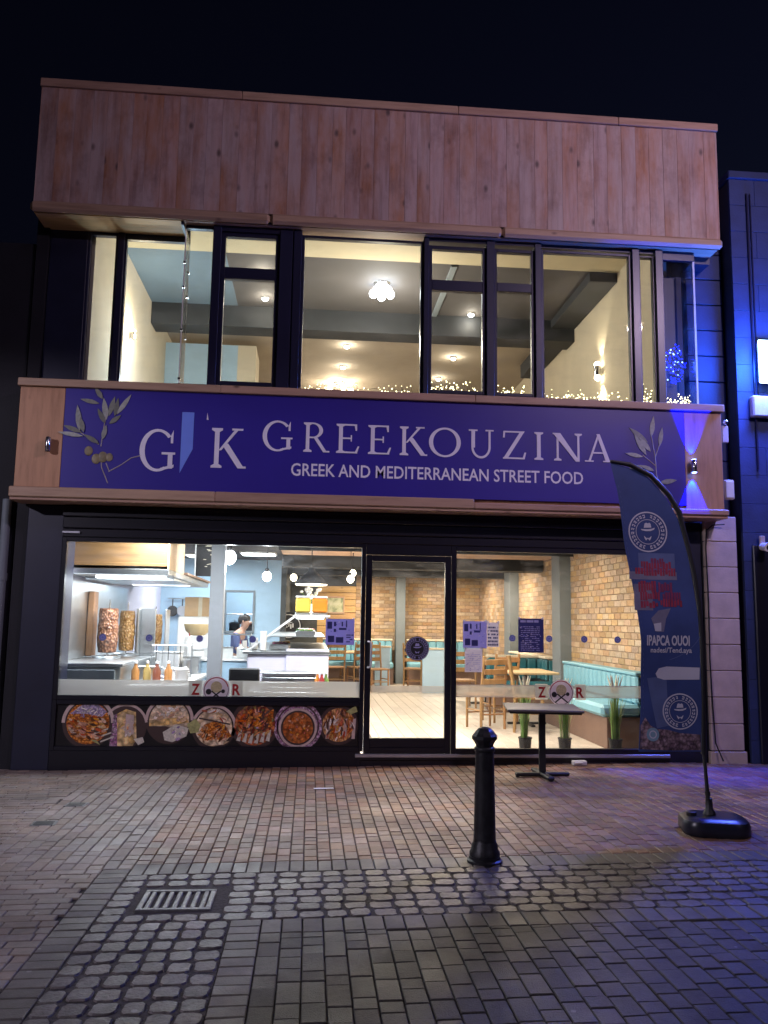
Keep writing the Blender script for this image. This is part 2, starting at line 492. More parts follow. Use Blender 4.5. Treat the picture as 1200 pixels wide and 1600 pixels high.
PANELW = wood("golden_panelling", (0.56, 0.36, 0.14, 1), (0.36, 0.21, 0.07, 1), scale=(0.8, 9, 9), rnd=0.2, kax=0)
BLK = mat("matt_black", (0.012, 0.012, 0.014), 0.55)
BLKTOP = mat("grey_table_top", (0.105, 0.095, 0.09), 0.45, ns=6, na=0.1)
WARMB = emit("warm_bulb", (1.0, 0.86, 0.62), 14.0)
COOLB = emit("cool_bulb", (0.92, 0.97, 1.0), 22.0)
TINYB = emit("fairy_bulb", (1.0, 0.88, 0.48), 5.0)
TINYBL = emit("blue_reflection_bulb", (0.008, 0.02, 1.0), 3.0)
TINYBW = emit("ice_reflection_bulb", (0.35, 0.6, 1.0), 3.0)
FLOOD = emit("flood_face", (0.62, 0.92, 1.0), 9.0)
BEAMB = emit("blue_lamp_lens", (0.12, 0.2, 1.0), 18.0)
KITL = emit("hood_tube", (0.88, 0.96, 1.0), 7.0)
FILMB = mat("black_window_film", (0.010, 0.009, 0.010), 0.35)
STONE = mat("painted_block", (0.022, 0.038, 0.11), 0.7, ns=5, na=0.2, rnd=0.10, bump=0.25, bs=45)
PALEBLK = mat("pale_pilaster_block", (0.56, 0.45, 0.38), 0.75, ns=7, na=0.14, rnd=0.06, bump=0.2, bs=50)
JOINT = mat("dark_joint", (0.05, 0.05, 0.055), 0.9)
SOIL = mat("paving_joint", (0.028, 0.025, 0.024), 0.95, ns=40, na=0.4)
SETTBED = mat("sett_mortar", (0.062, 0.054, 0.048), 0.9, ns=60, na=0.5, bump=0.5, bs=90)
GROUND = mat("street_base", (0.06, 0.055, 0.05), 0.9, ns=2, na=0.3)
PAV_A = mat("red_brown_paver", (0.255, 0.140, 0.090), 0.56, ns=26, na=0.2, rnd=0.26, hue=0.014, bump=0.3, bs=120, rvar=0.16)
PAV_B = mat("pale_grey_paver", (0.285, 0.222, 0.178), 0.56, ns=26, na=0.16, rnd=0.14, hue=0.01, bump=0.3, bs=120, rvar=0.16)
PAV_C = mat("charcoal_block", (0.066, 0.055, 0.053), 0.52, ns=40, na=0.3, rnd=0.22, hue=0.02, bump=0.5, bs=160, rvar=0.16)
PAV_S = mat("buff_grey_soldier", (0.150, 0.130, 0.115), 0.56, ns=26, na=0.16, rnd=0.16, bump=0.3, bs=120, rvar=0.16)
SETT = mat("granite_sett", (0.155, 0.130, 0.122), 0.48, ns=30, na=0.35, rnd=0.25, hue=0.012, bump=0.5, bs=60, rvar=0.14)
for m_ in (PAV_A, PAV_B, PAV_C, PAV_S, SETT): stained(m_)
SKIN = mat("skin", (0.50, 0.30, 0.22), 0.5)
SHIRT = mat("blue_shirt", (0.075, 0.11, 0.27), 0.8)
TROUS = mat("dark_trousers", (0.05, 0.05, 0.06), 0.8)
HAIR = mat("black_hair", (0.012, 0.010, 0.010), 0.5)
GREENL = mat("grass_blade_green", (0.15, 0.27, 0.055), 0.5, rnd=0.35, ns=9, na=0.2)
GREENY = mat("grass_blade_yellow", (0.34, 0.34, 0.12), 0.5, rnd=0.2)
PLUME = mat("pale_grass_plume", (0.72, 0.68, 0.55), 0.7, rnd=0.1)
REDV = mat("red_vinyl", (0.36, 0.018, 0.02), 0.45)
PAPER = mat("white_paper", (0.74, 0.73, 0.76), 0.7)
LILP = mat("lilac_poster", (0.40, 0.39, 0.66), 0.6, ns=20, na=0.2)
NAVYP = mat("navy_print", (0.03, 0.035, 0.16), 0.55)
BLUED = mat("blue_vinyl_dot", (0.16, 0.22, 0.48), 0.5)
def backlit(name, col, tr=.55):
    t = NT(name); df = t.n('ShaderNodeBsdfDiffuse'); tl = t.n('ShaderNodeBsdfTranslucent'); mx = t.n('ShaderNodeMixShader'); mx.inputs[0].default_value = tr
    df.inputs[0].default_value = tuple(col)+(1,); tl.inputs[0].default_value = tuple(col)+(1,)
    t.l(df.outputs[0], mx.inputs[1]); t.l(tl.outputs[0], mx.inputs[2]); t.l(mx.outputs[0], t.out.inputs[0]); return t.m
LILT = backlit("backlit_lilac_poster", (.40, .39, .72)); LILT2 = backlit('backlit_violet_print', (.16, .16, .48), .4); PAPT = backlit("backlit_white_paper", (.66, .64, .74)); BADT = backlit("backlit_white_vinyl", (.80, .74, .78), .4); DOTT = backlit("backlit_blue_vinyl", (.20, .25, .55), .3)
GOLDP = mat("gold_print", (0.50, 0.44, 0.24), 0.6, ns=60, na=0.3)

# ------------------------------------------------------------------ ground and paving
g = STRUCT(P('ground', MB().box(-60, 60, -70, 40, -0.5, -0.06), GROUND)); g['label'] = 'dark street surface beyond the brick paving'

def bed(name, x0, x1, y0, y1, label, dz=-0.013):
    """joint-coloured bed that follows the slight rise of the pavement"""
    xs = sorted(set([x0] + [x for x in (-2.6, 3.7) if x0 < x < x1] + [x1]))
    vs = []; fs = []
    for x in xs:
        for y in (y0, y1):
            vs += [(x, y, gz(x)+dz), (x, y, -0.059)]
    n = len(xs)
    for i in range(n-1):
        a, b = 4*i, 4*(i+1)
        fs += [(a, b, b+2, a+2), (a+1, a+3, b+3, b+1), (a, a+1, b+1, b), (a+2, b+2, b+3, a+3)]
    fs += [(0, 2, 3, 1), (4*(n-1), 4*(n-1)+1, 4*(n-1)+3, 4*(n-1)+2)]
    o = STRUCT(P(name, MB().add(vs, fs), SETTBED if name == 'sett_gutter' else SOIL)); o['label'] = label
    return o

CAMXY = Vector((0, -8.95, 1.55))
def visible(x, y):
    d = Vector((x, y, gz(x))) - CAMXY
    z = d.dot(fw)
    if z < 0.5: return 0
    px = 600+1300*d.dot(rt2)/z; py = 800-1300*d.dot(up2)/z
    return (1 / z) if (-15 < px < 1215 and py < 1615) else 0
PMESH = {}
def paver_mesh(w_, l, m, kind):
    key = (round(w_, 3), round(l, 3), m.name, kind, R.randrange(3) if kind == 'sett' else 0)
    if key not in PMESH:
        mb = MB()
        if kind == 'sett':
            # rounded, uneven top
            n = 16; h = 0.035; top = []; mid = []
            ph = [R.uniform(-.06, .05) for _ in range(n)]
            for i in range(n):
                t = 2*math.pi*(i+.5)/n; c, s_ = math.cos(t), math.sin(t)
                q = 1/(abs(c)**9+abs(s_)**9)**(1/9)*(1+ph[i])
                mid.append((w_/2*c*q, l/2*s_*q)); top.append((w_/2*c*q*.93, l/2*s_*q*.91))
            vs = [(x, y, -.03) for x, y in mid]+[(x, y, -.006) for x, y in mid]+[(x, y, 0.001+R.uniform(-.0015, .0015)) for x, y in top]+[(R.uniform(-.01,.01), R.uniform(-.01,.01), .002)]
            fs = []
            for k in (0, 1):
                fs += [(k*n+i, k*n+(i+1) % n, (k+1)*n+(i+1) % n, (k+1)*n+i) for i in range(n)]
            fs += [(2*n+i, 2*n+(i+1) % n, 3*n) for i in range(n)]
            mb.add(vs, fs); PMESH[key] = mb.mesh('sett', m, 24)
        else:
            a, b, c = w_/2, l/2, 0.004
            vs = [(-a,-b,-.03),(a,-b,-.03),(a,b,-.03),(-a,b,-.03),(-a,-b,-c),(a,-b,-c),(a,b,-c),(-a,b,-c),(-a+c,-b+c,0),(a-c,-b+c,0),(a-c,b-c,0),(-a+c,b-c,0)]
            fs = [(0,1,5,4),(1,2,6,5),(2,3,7,6),(3,0,4,7),(4,5,9,8),(5,6,10,9),(6,7,11,10),(7,4,8,11),(8,9,10,11)]
            mb.add(vs, fs); PMESH[key] = mb.mesh('paver', m)
    return PMESH[key]
def lay(parent, items, m, name='paver', kind='paver', lift=0.002, limit=300, hole=None):
    """items: (x, y, width along x, length along y); the ones that show largest become parts, the others one joined part"""
    items = [i for i in items if not (hole and hole[0] < i[0] < hole[1] and hole[2] < i[1] < hole[3])]
    items.sort(key=lambda i: -visible(i[0], i[1])*1000 - i[2]*i[3])
    for (x, y, w_, l) in items[:limit]:
        o = P(name, paver_mesh(w_, l, m, kind), m, parent)
        o.location = (x, y, gz(x)+R.uniform(-lift, lift))
        o.rotation_euler = (R.gauss(0, .008), R.gauss(0, .008)-(0.0135 if -2.6 < x < 3.7 else 0), R.gauss(0, .03 if kind == 'sett' else .006))
    rest = MB()
    for (x, y, w_, l) in items[limit:]:
        me = paver_mesh(w_, l, m, kind); z = gz(x)+R.uniform(-lift, lift)
        rest.add([(v.co.x+x, v.co.y+y, v.co.z+z) for v in me.vertices], [tuple(p.vertices) for p in me.polygons])
    if rest.v:
        o = P(name + '_run', rest, m, parent, 24 if kind == 'sett' else None, fix=False); o['kind'] = 'stuff'
def bond(x0, x1, y0, y1, cw, L, along='y', gap=0.006):
    out = []
    n = max(1, round((x1-x0)/cw)) if along == 'y' else max(1, round((y1-y0)/cw))
    a0, a1 = (y0, y1) if along == 'y' else (x0, x1)
    for i in range(n):
        c = (x0+(i+.5)*(x1-x0)/n) if along == 'y' else (y0+(i+.5)*(y1-y0)/n)
        s_ = a0 - R.choice((0, .25, .5, .75))*L[0]
        while s_ < a1:
            l = R.choice(L); e = min(s_+l, a1); b = max(s_, a0)
            if e-b > 0.03:
                if along == 'y': out.append((c, (b+e)/2, (x1-x0)/n-gap, e-b-gap))
                else: out.append(((b+e)/2, c, e-b-gap, (y1-y0)/n-gap))
            s_ = s_+l
    return out

# (a) red-brown pavers in front of the shop, columns running towards it
pa = bed('brick_paving', -1.05, 6.2, -3.41, 0.12, 'red-brown brick paving in front of the shop')
lay(pa, bond(-1.05, 6.2, -3.41, 0.10, .0875, (.165, .165, .125, .125, .09)), PAV_A)
# (b) paler pavers at the left
pb = bed('pale_paving', -2.05, -1.05, -3.50, 0.12, 'pale grey strip of paving below the food window')
lay(pb, bond(-2.05, -1.05, -3.50, 0.10, .0885, (.18, .18, .10)), PAV_B)
pl = bed('side_paving', -6.5, -2.05, -7.0, 0.12, 'brick paving laid crosswise at the left of the street')
lay(pl, bond(-6.5, -2.05, -7.0, 0.10, .0885, (.18, .18, .12), 'x'), PAV_B)
pl2 = bed('side_paving', -2.05, -1.225, -7.0, -3.50, 'crosswise paving left of the sett gutter')
lay(pl2, bond(-2.05, -1.225, -7.0, -3.50, .0885, (.18, .18, .12), 'x'), PAV_B)
# (c) soldier courses round the setts
ps = bed('soldier_edging', -1.05, 6.2, -3.635, -3.41, 'soldier course of pavers between the brick paving and the setts', -0.012)
lay(ps, [(-1.05+.0875*(i+.5), -3.522, .081, .215) for i in range(82)], PAV_S)
ps2 = bed('soldier_edging', -1.225, -1.05, -7.0, -3.50, 'left soldier course beside the gutter of setts', -0.012)
lay(ps2, [(-1.138, -3.50-.0925*(i+.5), .166, .086) for i in range(37)], PAV_S)
ps3 = bed('soldier_edging', -0.365, -0.205, -7.0, -4.44, 'inner soldier course between the setts and the charcoal blocks', -0.012)
lay(ps3, [(-0.285, -4.44-.096*(i+.5), .153, .089) for i in range(26)], PAV_S)
ps4 = bed('soldier_edging', -0.205, 6.2, -4.63, -4.44, 'soldier course between the setts and the charcoal blocks', -0.012)
lay(ps4, [(-.205+.103*(i+.5), -4.535, .096, .18) for i in range(62)], PAV_S)
# (d) setts
pg = bed('sett_gutter', -1.05, 6.2, -4.44, -3.635, 'gutter of grey granite setts running past the bollard', -0.0065)
HOLE = (-0.98, -0.40, -4.31, -3.90)
its = []
for r_ in range(7):
    x = -1.05; q_ = 0
    while x < 6.1:
        q_ += 1; w_ = .128+.012*math.sin(q_*2.3)+R.uniform(-.006, .006)
        its.append((x+w_/2, -3.635-.115*(r_+.5)+R.uniform(-.005, .005), w_-R.uniform(.009, .02), .115-R.uniform(.010, .02))); x += w_
lay(pg, its, SETT, 'sett', 'sett', 0.003, hole=HOLE)
pg2 = bed('sett_gutter', -1.05, -0.365, -7.0, -4.44, 'wide run of granite setts in front of the drain', -0.0065)
its = []
for r_ in range(20):
    x = -1.05
    k = [R.uniform(.9, 1.1) for _ in range(6)]; sm = sum(k)
    for q in k:
        w_ = q/sm*.685
        its.append((x+w_/2, -4.44-.125*(r_+.5)+R.uniform(-.008, .008), w_-R.uniform(.009, .022), .125-R.uniform(.012, .026))); x += w_
lay(pg2, its, SETT, 'sett', 'sett', 0.003)
# (e) charcoal blocks in the foreground
pc = bed('block_paving', -0.205, 6.2, -7.0, -4.63, 'charcoal block paving in the foreground')
lay(pc, bond(-.205, 6.2, -7.0, -4.63, .1035, (.17, .13, .13, .20, .10), gap=.0045), PAV_C, lift=.0025)

# drain grate
dg_ = T('drain_grate', 'iron drain grate with slots set among the granite setts', 'drain', (-0.68, -4.11, gz(-.68)))
fr = MB()
for a in ((-.195, .195, -.165, -.135), (-.195, .195, .135, .165), (-.195, -.165, -.135, .135), (.165, .195, -.135, .135)):
    fr.box(a[0], a[1], a[2], a[3], -.03, .006, .004)
P('grate_frame', fr, RUST, dg_)
P('sump', MB().box(-.19, .19, -.16, .16, -.045, -.031), BLK, dg_)
barm = MB().box(-.013, .013, -.134, .134, -.03, .004, .004).mesh('bar', RUST)
for i in range(7): P('bar', barm, RUST, dg_, loc=(-.144+.048*i, 0, 0))
# two small covers in the left paving
for (x, y, ln, lb) in ((-1.88, -1.65, .17, 'small square iron cover in the paving, the one nearer the shop'), (-1.94, -2.29, .18, 'small square iron cover in the paving, the one farther from the shop')):
    c = T('access_cover', lb, 'cover', (x, y, gz(x)), R.uniform(-.1, .1), 'small iron covers in the paving')
    P('cover_frame', MB().box(-ln/2, ln/2, -.07, .07, -.02, .004, .003), RUST, c)
    P('lid', MB().box(-ln/2+.02, ln/2-.02, -.05, .05, -.01, .0065, .002), IRON, c)

# ------------------------------------------------------------------ the restaurant building
B = T('restaurant_building', 'two-storey restaurant with pine-clad parapet and lit shop windows', 'building', (0.7, 0, 0))
BX = 0.7
def BP(name, mb, m, smooth=None, label=None, parent=None):
    o = P(name, mb, m, parent or B, smooth, label)
    if not parent: o.location = (-BX, 0, 0)      # meshes are written in world coordinates
    return o
# piers and walls
BP('pier', MB().box(-2.97, -2.60, -0.02, .45, 0, 2.70, .006), NAVY)
BP('pier', MB().box(3.90, 4.33, -0.02, .45, 0, 2.70, .006), NAVY)
BP('pier', MB().box(-2.97, -2.565, .06, .5, 3.95, 5.80, .006), NAVY)
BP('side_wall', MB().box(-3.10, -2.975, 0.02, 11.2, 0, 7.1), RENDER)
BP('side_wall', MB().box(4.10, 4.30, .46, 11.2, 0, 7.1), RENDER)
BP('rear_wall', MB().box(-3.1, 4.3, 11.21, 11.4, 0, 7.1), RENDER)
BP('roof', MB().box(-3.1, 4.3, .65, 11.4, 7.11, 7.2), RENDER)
BP('upper_floor_slab', MB().box(-2.97, 4.09, -0.02, 11.2, 2.72, 3.88), DARKB)
# plinth, step and metal strip
BP('plinth', MB().box(-2.60, .555, -.03, .12, -.02, .2, .004), BLACKF)
BP('plinth', MB().box(.555, 3.90, -.02, .12, -.02, .105, .004), BLACKF)
BP('door_sill', MB().box(.50, 3.90, -.045, .12, .132, .17, .006), ALU)
BP('door_sill', MB().box(.50, 3.90, -.035, .12, .106, .131, .003), BLACKF)
# shutter housing above the shop front
for (z0, z1, y) in ((2.37, 2.46, -.05), (2.462, 2.58, -.07), (2.582, 2.695, -.10)):
    BP('shutter_housing', MB().box(-2.60, 3.90, y, .12, z0, z1, .008), BLACKF)
BP('bracket', MB().box(-2.60, -2.42, -.075, -.051, 2.405, 2.43, .004), ALU)

def frame(mb, x0, x1, z0, z1, y0, y1, t, bev=.004):
    mb.box(x0, x0+t, y0, y1, z0, z1, bev); mb.box(x1-t, x1, y0, y1, z0, z1, bev)
    mb.box(x0+t, x1-t, y0, y1, z0, z0+t, bev); mb.box(x0+t, x1-t, y0, y1, z1-t, z1, bev)
    return mb
def window(name, x0, x1, z0, z1, y, t, m, transom=None, tt=.06, glassm=GLASS, depth=.07, label=None):
    f = MB(); frame(f, x0, x1, z0, z1, y-depth/2, y+depth/2, t)
    cuts = [z0+t]
    if transom:
        f.box(x0+t, x1-t, y-depth/2, y+depth/2, transom-tt/2, transom+tt/2, .004)
        cuts += [transom-tt/2, transom+tt/2]
    cuts.append(z1-t)
    o = BP(name, f, m, label=label)
    for i in range(0, len(cuts), 2):
        P('pane', MB().box(x0+t-.004, x1-t+.004, y-.004, y+.004, cuts[i]-.004, cuts[i+1]+.004), glassm, o)
    return o
# shop front
lw_ = window('shop_window', -2.60, .58, .70, 2.37, 0.0, .045, BLACKF, label='wide left shop window above the food pictures')
BP('stall_riser', MB().box(-2.555, .535, -.006, .05, .2, .70), BLACKF)
BP('stall_riser_frame', frame(MB(), -2.60, .58, .195, .70, -.035, .035, .045), BLACKF)
rw_ = window('shop_window', 1.51, 3.90, .17, 2.37, 0.0, .055, BLACKF, label='tall right shop window in front of the dining room')
door = MB(); frame(door, .585, 1.505, .172, 2.25, -.03, .025, .064)
door.box(.649, 1.441, -.03, .025, .236, .33, .004)
D = BP('door', door, BLACKF, label='glazed black entrance door')
P('pane', MB().box(.645, 1.445, -.006, .002, .325, 2.19), GLASS, D)
h = MB(); h.tube([(.618, -.03, 1.33), (.618, -.09, 1.33), (.640, -.10, 1.325), (.645, -.10, 1.30), (.645, -.10, 1.09), (.640, -.10, 1.065), (.618, -.09, 1.06), (.618, -.03, 1.06)], .011, 8)
P('handle', h, mat('satin_handle', (.72, .73, .76), .35, .25), D, 40)
BP('door_frame', MB().box(.583, 1.508, -.04, .04, 2.255, 2.369, .004), BLACKF)
# upper storey: glazing stands back 0.2 m under the parapet, and 0.45 m at the left corner
SILL = 3.98
window('upper_window', -2.565, -2.235, SILL, 5.78, .10, .03, NAVYF, label='narrow recessed pane at the left corner')
BP('window_post', MB().box(-2.235, -2.165, .03, .17, SILL, 5.78, .006), NAVYF)
o = BP('upper_window', MB().box(-2.165, -1.46, .07, .13, SILL, 4.02).box(-2.165, -1.46, .07, .13, 5.72, 5.78).box(-2.165, -2.145, .07, .13, 4.02, 5.72), NAVYF, label='recessed pane with a glass-to-glass corner')
P('pane', MB().box(-2.146, -1.466, .096, .104, 4.018, 5.722), GLASS, o)
P('corner_pane', MB().box(-1.464, -1.456, -.196, .104, 4.0, 5.74), GLASS, o)
clip = MB()
for z in (4.06, 4.6, 5.08, 5.36): clip.box(-1.475, -1.447, -.205, -.175, z, z+.025, .003).box(-1.477, -1.45, .085, .112, z, z+.025, .003)
P('glass_clip', clip, CHROME, o)['kind'] = 'stuff'
P('silicone_joint', MB().box(-1.4655, -1.4555, -.2035, -.1965, 4.0, 5.74).box(-1.4695, -1.4625, .105, .111, 4.0, 5.74), PAPER, o)
o = BP('upper_window', MB().box(-1.46, -1.16, -.23, -.17, SILL, 4.01), NAVYF, label='short pane right of the glass corner')
P('head_rail', MB().box(-1.46, -1.16, -.23, -.17, 5.745, 5.78), NAVYF, o)
P('pane', MB().box(-1.454, -1.158, -.204, -.196, 4.008, 5.747), GLASS, o)
posts = [(-1.16, -1.07), (-.44, -.30), (-.29, -.20), (1.145, 1.20), (1.845, 1.935), (2.395, 2.47), (3.515, 3.60), (3.785, 3.875)]
for a, b in posts: BP('window_post', MB().box(a, b, -.27, -.12, SILL, 5.78, .006), NAVYF)
BP('window_post', MB().box(-.30, -.29, -.22, -.12, SILL, 5.78), NAVYF)
window('upper_window', -1.07, -.44, SILL+.03, 5.72, -.20, .045, NAVYF, 5.262, .13, label='casement with a top light left of the wide post')
window('upper_window', -.20, 1.145, SILL-.01, 5.74, -.20, .03, NAVYF, label='large middle pane in front of the ceiling lamp')
window('upper_window', 1.20, 1.845, SILL+.03, 5.70, -.20, .04, NAVYF, 5.243, .12, label='casement right of the large middle pane')
window('upper_window', 1.935, 2.395, SILL+.03, 5.70, -.20, .035, NAVYF, 5.255, .10, label='narrower casement with a top light')
window('upper_window', 2.47, 3.515, SILL-.01, 5.72, -.20, .03, NAVYF, label='large pane in front of the wall light')
window('upper_window', 3.60, 3.785, SILL-.01, 5.71, -.20, .02, NAVYF, label='slim pane between two posts')
o = BP('upper_window', MB().box(3.875, 4.26, -.23, -.17, SILL-.01, 4.0), NAVYF, label='end pane at the right corner')
P('head_rail', MB().box(3.875, 4.26, -.23, -.17, 5.68, 5.74), NAVYF, o)
P('pane', MB().box(3.877, 4.252, -.204, -.196, 3.998, 5.682), GLASS, o)
P('corner_pane', MB().box(4.252, 4.260, -.204, .10, 3.998, 5.682), GLASS, o)
P('edge_trim', MB().box(4.246, 4.266, -.218, -.2045, 3.998, 5.682), PAPER, o)
BP('window_head_board', MB().box(-2.97, -1.46, .06, .13, 5.781, 6.3), NAVYF)
BP('window_head', MB().box(-1.075, -.435, -.26, -.13, 5.721, 5.783), NAVYF)
BP('window_head', MB().box(1.145, 2.47, -.25, -.13, 5.741, 5.783), NAVYF)
BP('window_head', MB().box(2.471, 4.26, -.23, -.13, 5.741, 5.783), NAVYF)
BP('window_sill', MB().box(-3.0, 4.3, -.33, .2, 3.90, 3.972), NAVYF)
# set-back strip of painted blocks between the two buildings
sw = BP('setback_wall', MB().box(4.31, 4.76, .16, .5, 0, 6.3), JOINT)
bm_ = MB().box(-.222, .222, -.05, .05, -.150, .150, .006).mesh('block', STONE)
for k in range(20): P('block', bm_, STONE, sw, loc=(4.535, .16, .158+.312*k))
# pale pilaster of blocks at the right of the shop front
pw = BP('pilaster', MB().box(4.34, 4.70, -.04, .15, 0, 2.69), JOINT)
pm = MB().box(-.185, .185, -.03, .03, -.139, .139, .007).mesh('block', PALEBLK)
for k in range(9): P('block', pm, PALEBLK, pw, loc=(4.525, -.06, .36+.283*k))
P('plinth_block', MB().box(4.325, 4.735, -.10, -.03, 0, .21, .008), PALEBLK, pw)
BP('cable', MB().tube([(4.36, -.10, 2.62), (4.345, -.10, 2.4), (4.355, -.10, 1.8), (4.347, -.10, 1.2), (4.36, -.10, .7), (4.375, -.11, .3), (4.43, -.16, .12)], .008, 6).tube([(4.36, -.10, 2.6), (4.42, -.12, 2.66), (4.55, -.14, 2.67)], .007, 6), BLK, 40)

# pine parapet
FX0, FX1 = -3.0, 4.48
F = BP('parapet', MB().box(FX0, FX1, -.315, -.13, 5.80, 7.2), JOINT, label='parapet clad in upright pine boards')
n = 46; pwid = (FX1+.02-(FX0-.02))/n
x = FX0-.02
ws = [R.uniform(.82, 1.18) for _ in range(n)]; kk = (FX1-FX0+.04)/sum(ws)
for k in range(n):
    wk = ws[k]*kk
    P('plank', MB().box(-wk/2+.0007, wk/2-.0007, -.0175, .0175, -.651, .651, .0015), PINE, F, loc=(x+wk/2, -.333+R.uniform(-.0015, .0015), 6.551)); x += wk
for sx in (FX0-.028, FX1+.028):
    P('side_board', MB().box(sx-.011, sx+.011, -.35, .64, 5.90, 7.2, .003), PINE, F)
tops = [(-3.05, -.9), (-.9, 1.5), (1.5, 3.35), (3.35, 4.53)]
for a, b in tops: P('coping_board', MB().box(a+.002, b-.002, -.378, .66, 7.205, 7.295, .006), PINEH, F)
for a, b in ((-3.065, -.55), (-.55, 2.0), (2.0, 4.54)): P('bottom_board', MB().box(a+.002, b-.002, -.385, -.315, 5.782, 5.9, .03), PINEH, F)
P('soffit_board', MB().box(-3.03, -1.475, -.314, .13, 5.783, 5.797), SOFW, F)
P('soffit_board', MB().box(-1.472, 4.5, -.314, -.13, 5.785, 5.798), PINEH, F)
P('soffit_trim', MB().box(-1.50, -1.474, -.31, .10, 5.745, 5.7825), NAVYF, F)
BP('parapet_back', MB().box(4.27, 4.5, -.12, .10, 5.70, 5.78), NAVYF)

# ------------------------------------------------------------------ shop sign
S = T('shop_sign', 'long blue fascia sign with white serif lettering between pine ends', 'sign', (0.7, -.35, 2.7))
def SP(name, mb, m, smooth=None, parent=None, label=None, fix=True):
    o = P(name, mb, m, parent or S, smooth, label, fix=fix)
    if not parent: o.location = (-.7, .35, -2.7)
    return o
SP('sign_box', MB().box(-3.01, 4.44, -.30, -.035, 2.735, 3.94), PINEV)
SP('end_panel', MB().box(-3.03, -2.58, -.335, -.301, 2.845, 3.885, .004), PINEV)
SP('end_panel', MB().box(4.03, 4.455, -.335, -.301, 2.80, 3.885, .004), PINEV)
for a, b in ((-3.052, -1.0), (-1.0, 1.7), (1.7, 4.48)):
    SP('top_board', MB().box(a+.001, b-.001, -.375, -.03, 3.888, 3.968, .006), PINEH)
    SP('bottom_board', MB().box(a-.008, b+.006 if b > 4 else b-.009, -.385, -.301, 2.735, 2.84 if b < 4 else 2.80, .01), PINEH)
    SP('underside_board', MB().box(a, b-.001, -.36, -.03, 2.705, 2.733, .004), PINEH)
SP('face_panel', MB().box(-2.577, 4.027, -.338, -.302, 2.842, 3.885, .002), SIGNBLUE)
YL = -.3385
# serif capitals: each letter from strokes in a unit square (x 0..w, y 0..1)
def arcpoly(cx, cy, rx, ry, ix, iy, a0, a1, n=18, sh=0.0):
    """band between two ellipses, thick at the sides, thin above and below"""
    o_ = [(cx+rx*math.cos(rad(a0+(a1-a0)*i/n)), cy+ry*math.sin(rad(a0+(a1-a0)*i/n))) for i in range(n+1)]
    i_ = [(cx+sh+ix*math.cos(rad(a0+(a1-a0)*i/n)), cy+iy*math.sin(rad(a0+(a1-a0)*i/n))) for i in range(n+1)]
    return o_ + i_[::-1]
def bar(x0, y0, x1, y1, w_):
    """slanted stroke with level ends, w_ wide"""
    return [(x0-w_/2, y0), (x0+w_/2, y0), (x1+w_/2, y1), (x1-w_/2, y1)]
def stem(x, y0=0, y1=1, w_=.125, s0=True, s1=True, sw_=.085, sh=.05):
    L = [bar(x, y0, x, y1, w_)]
    if s0: L.append([(x-w_/2-sw_, y0), (x+w_/2+sw_, y0), (x+w_/2+sw_, y0+sh), (x+w_/2, y0+sh*1.9), (x-w_/2, y0+sh*1.9), (x-w_/2-sw_, y0+sh)])
    if s1: L.append([(x-w_/2-sw_, y1), (x+w_/2+sw_, y1), (x+w_/2+sw_, y1-sh), (x+w_/2, y1-sh*1.9), (x-w_/2, y1-sh*1.9), (x-w_/2-sw_, y1-sh)])
    return L
def rect(x0, y0, x1, y1): return [(x0, y0), (x1, y0), (x1, y1), (x0, y1)]
GL = {
 'G': (.98, [arcpoly(.50, .5, .50, .52, .365, .455, 42, 300, 26, .01), [(.86, .86), (.93, 1.0), (.93, .68), (.86, .68)], [(.60, .01), (.97, .09), (.97, .16), (.60, .07)]] + [rect(.80, .06, .93, .44), rect(.62, .40, 1.0, .455)]),
 'R': (.92, stem(.22) + [arcpoly(.40, .735, .36, .265, .225, .215, -90, 90, 16), rect(.22, .95, .42, 1.0), rect(.22, .47, .42, .52), [(.42, .50), (.56, .50), (.88, .05), (1.0, .05), (1.0, 0), (.78, 0)]]),
 'E': (.80, stem(.22) + [rect(.2, .945, .74, 1), rect(.2, .485, .58, .535), rect(.2, 0, .76, .055), [(.66, .96), (.74, .96), (.74, .78), (.69, .78)], [(.54, .62), (.58, .62), (.58, .40), (.54, .40)], [(.68, .04), (.76, .04), (.82, .24), (.77, .24)]]),
 'K': (.96, stem(.22) + [[(.27, .44), (.34, .44), (.80, .97), (.70, .97)], rect(.62, .95, .92, 1.0), [(.38, .56), (.52, .62), (.94, .05), (1.02, .05), (1.02, 0), (.80, 0)]]),
 'O': (1.04, [arcpoly(.52, .5, .52, .52, .385, .455, 0, 180, 20), arcpoly(.52, .5, .52, .52, .385, .455, 180, 360, 20)]),
 'U': (1.02, [bar(.23, .36, .23, 1, .125), [(.08, 1), (.38, 1), (.38, .95), (.08, .95)], bar(.80, .36, .80, 1, .075), [(.66, 1), (.94, 1), (.94, .95), (.66, .95)], arcpoly(.5025, .38, .335, .40, .26, .325, 180, 360, 18, -.0)]),
 'Z': (.86, [rect(.08, .945, .80, 1), [(.05, 0), (.20, 0), (.82, 1), (.67, 1)], rect(.05, 0, .82, .055), [(.06, .99), (.13, .99), (.11, .76), (.05, .76)], [(.74, .02), (.82, .02), (.87, .24), (.81, .24)]]),
 'I': (.46, stem(.23)),
 'N': (1.06, stem(.19, 0, 1, .07, True, False) + stem(.88, 0, 1, .07, False, True) + [[(.03, 1), (.28, 1), (.92, -.02), (.79, -.02)], rect(.03, .95, .2, 1.0)]),
 'A': (1.02, [[(.12, 0), (.20, 0), (.555, 1.0), (.48, 1.0)], [(.44, 1.02), (.56, 1.02), (.94, 0), (.78, 0)], rect(.25, .30, .75, .355), rect(.0, 0, .32, .045), rect(.67, 0, 1.04, .045)]),
}
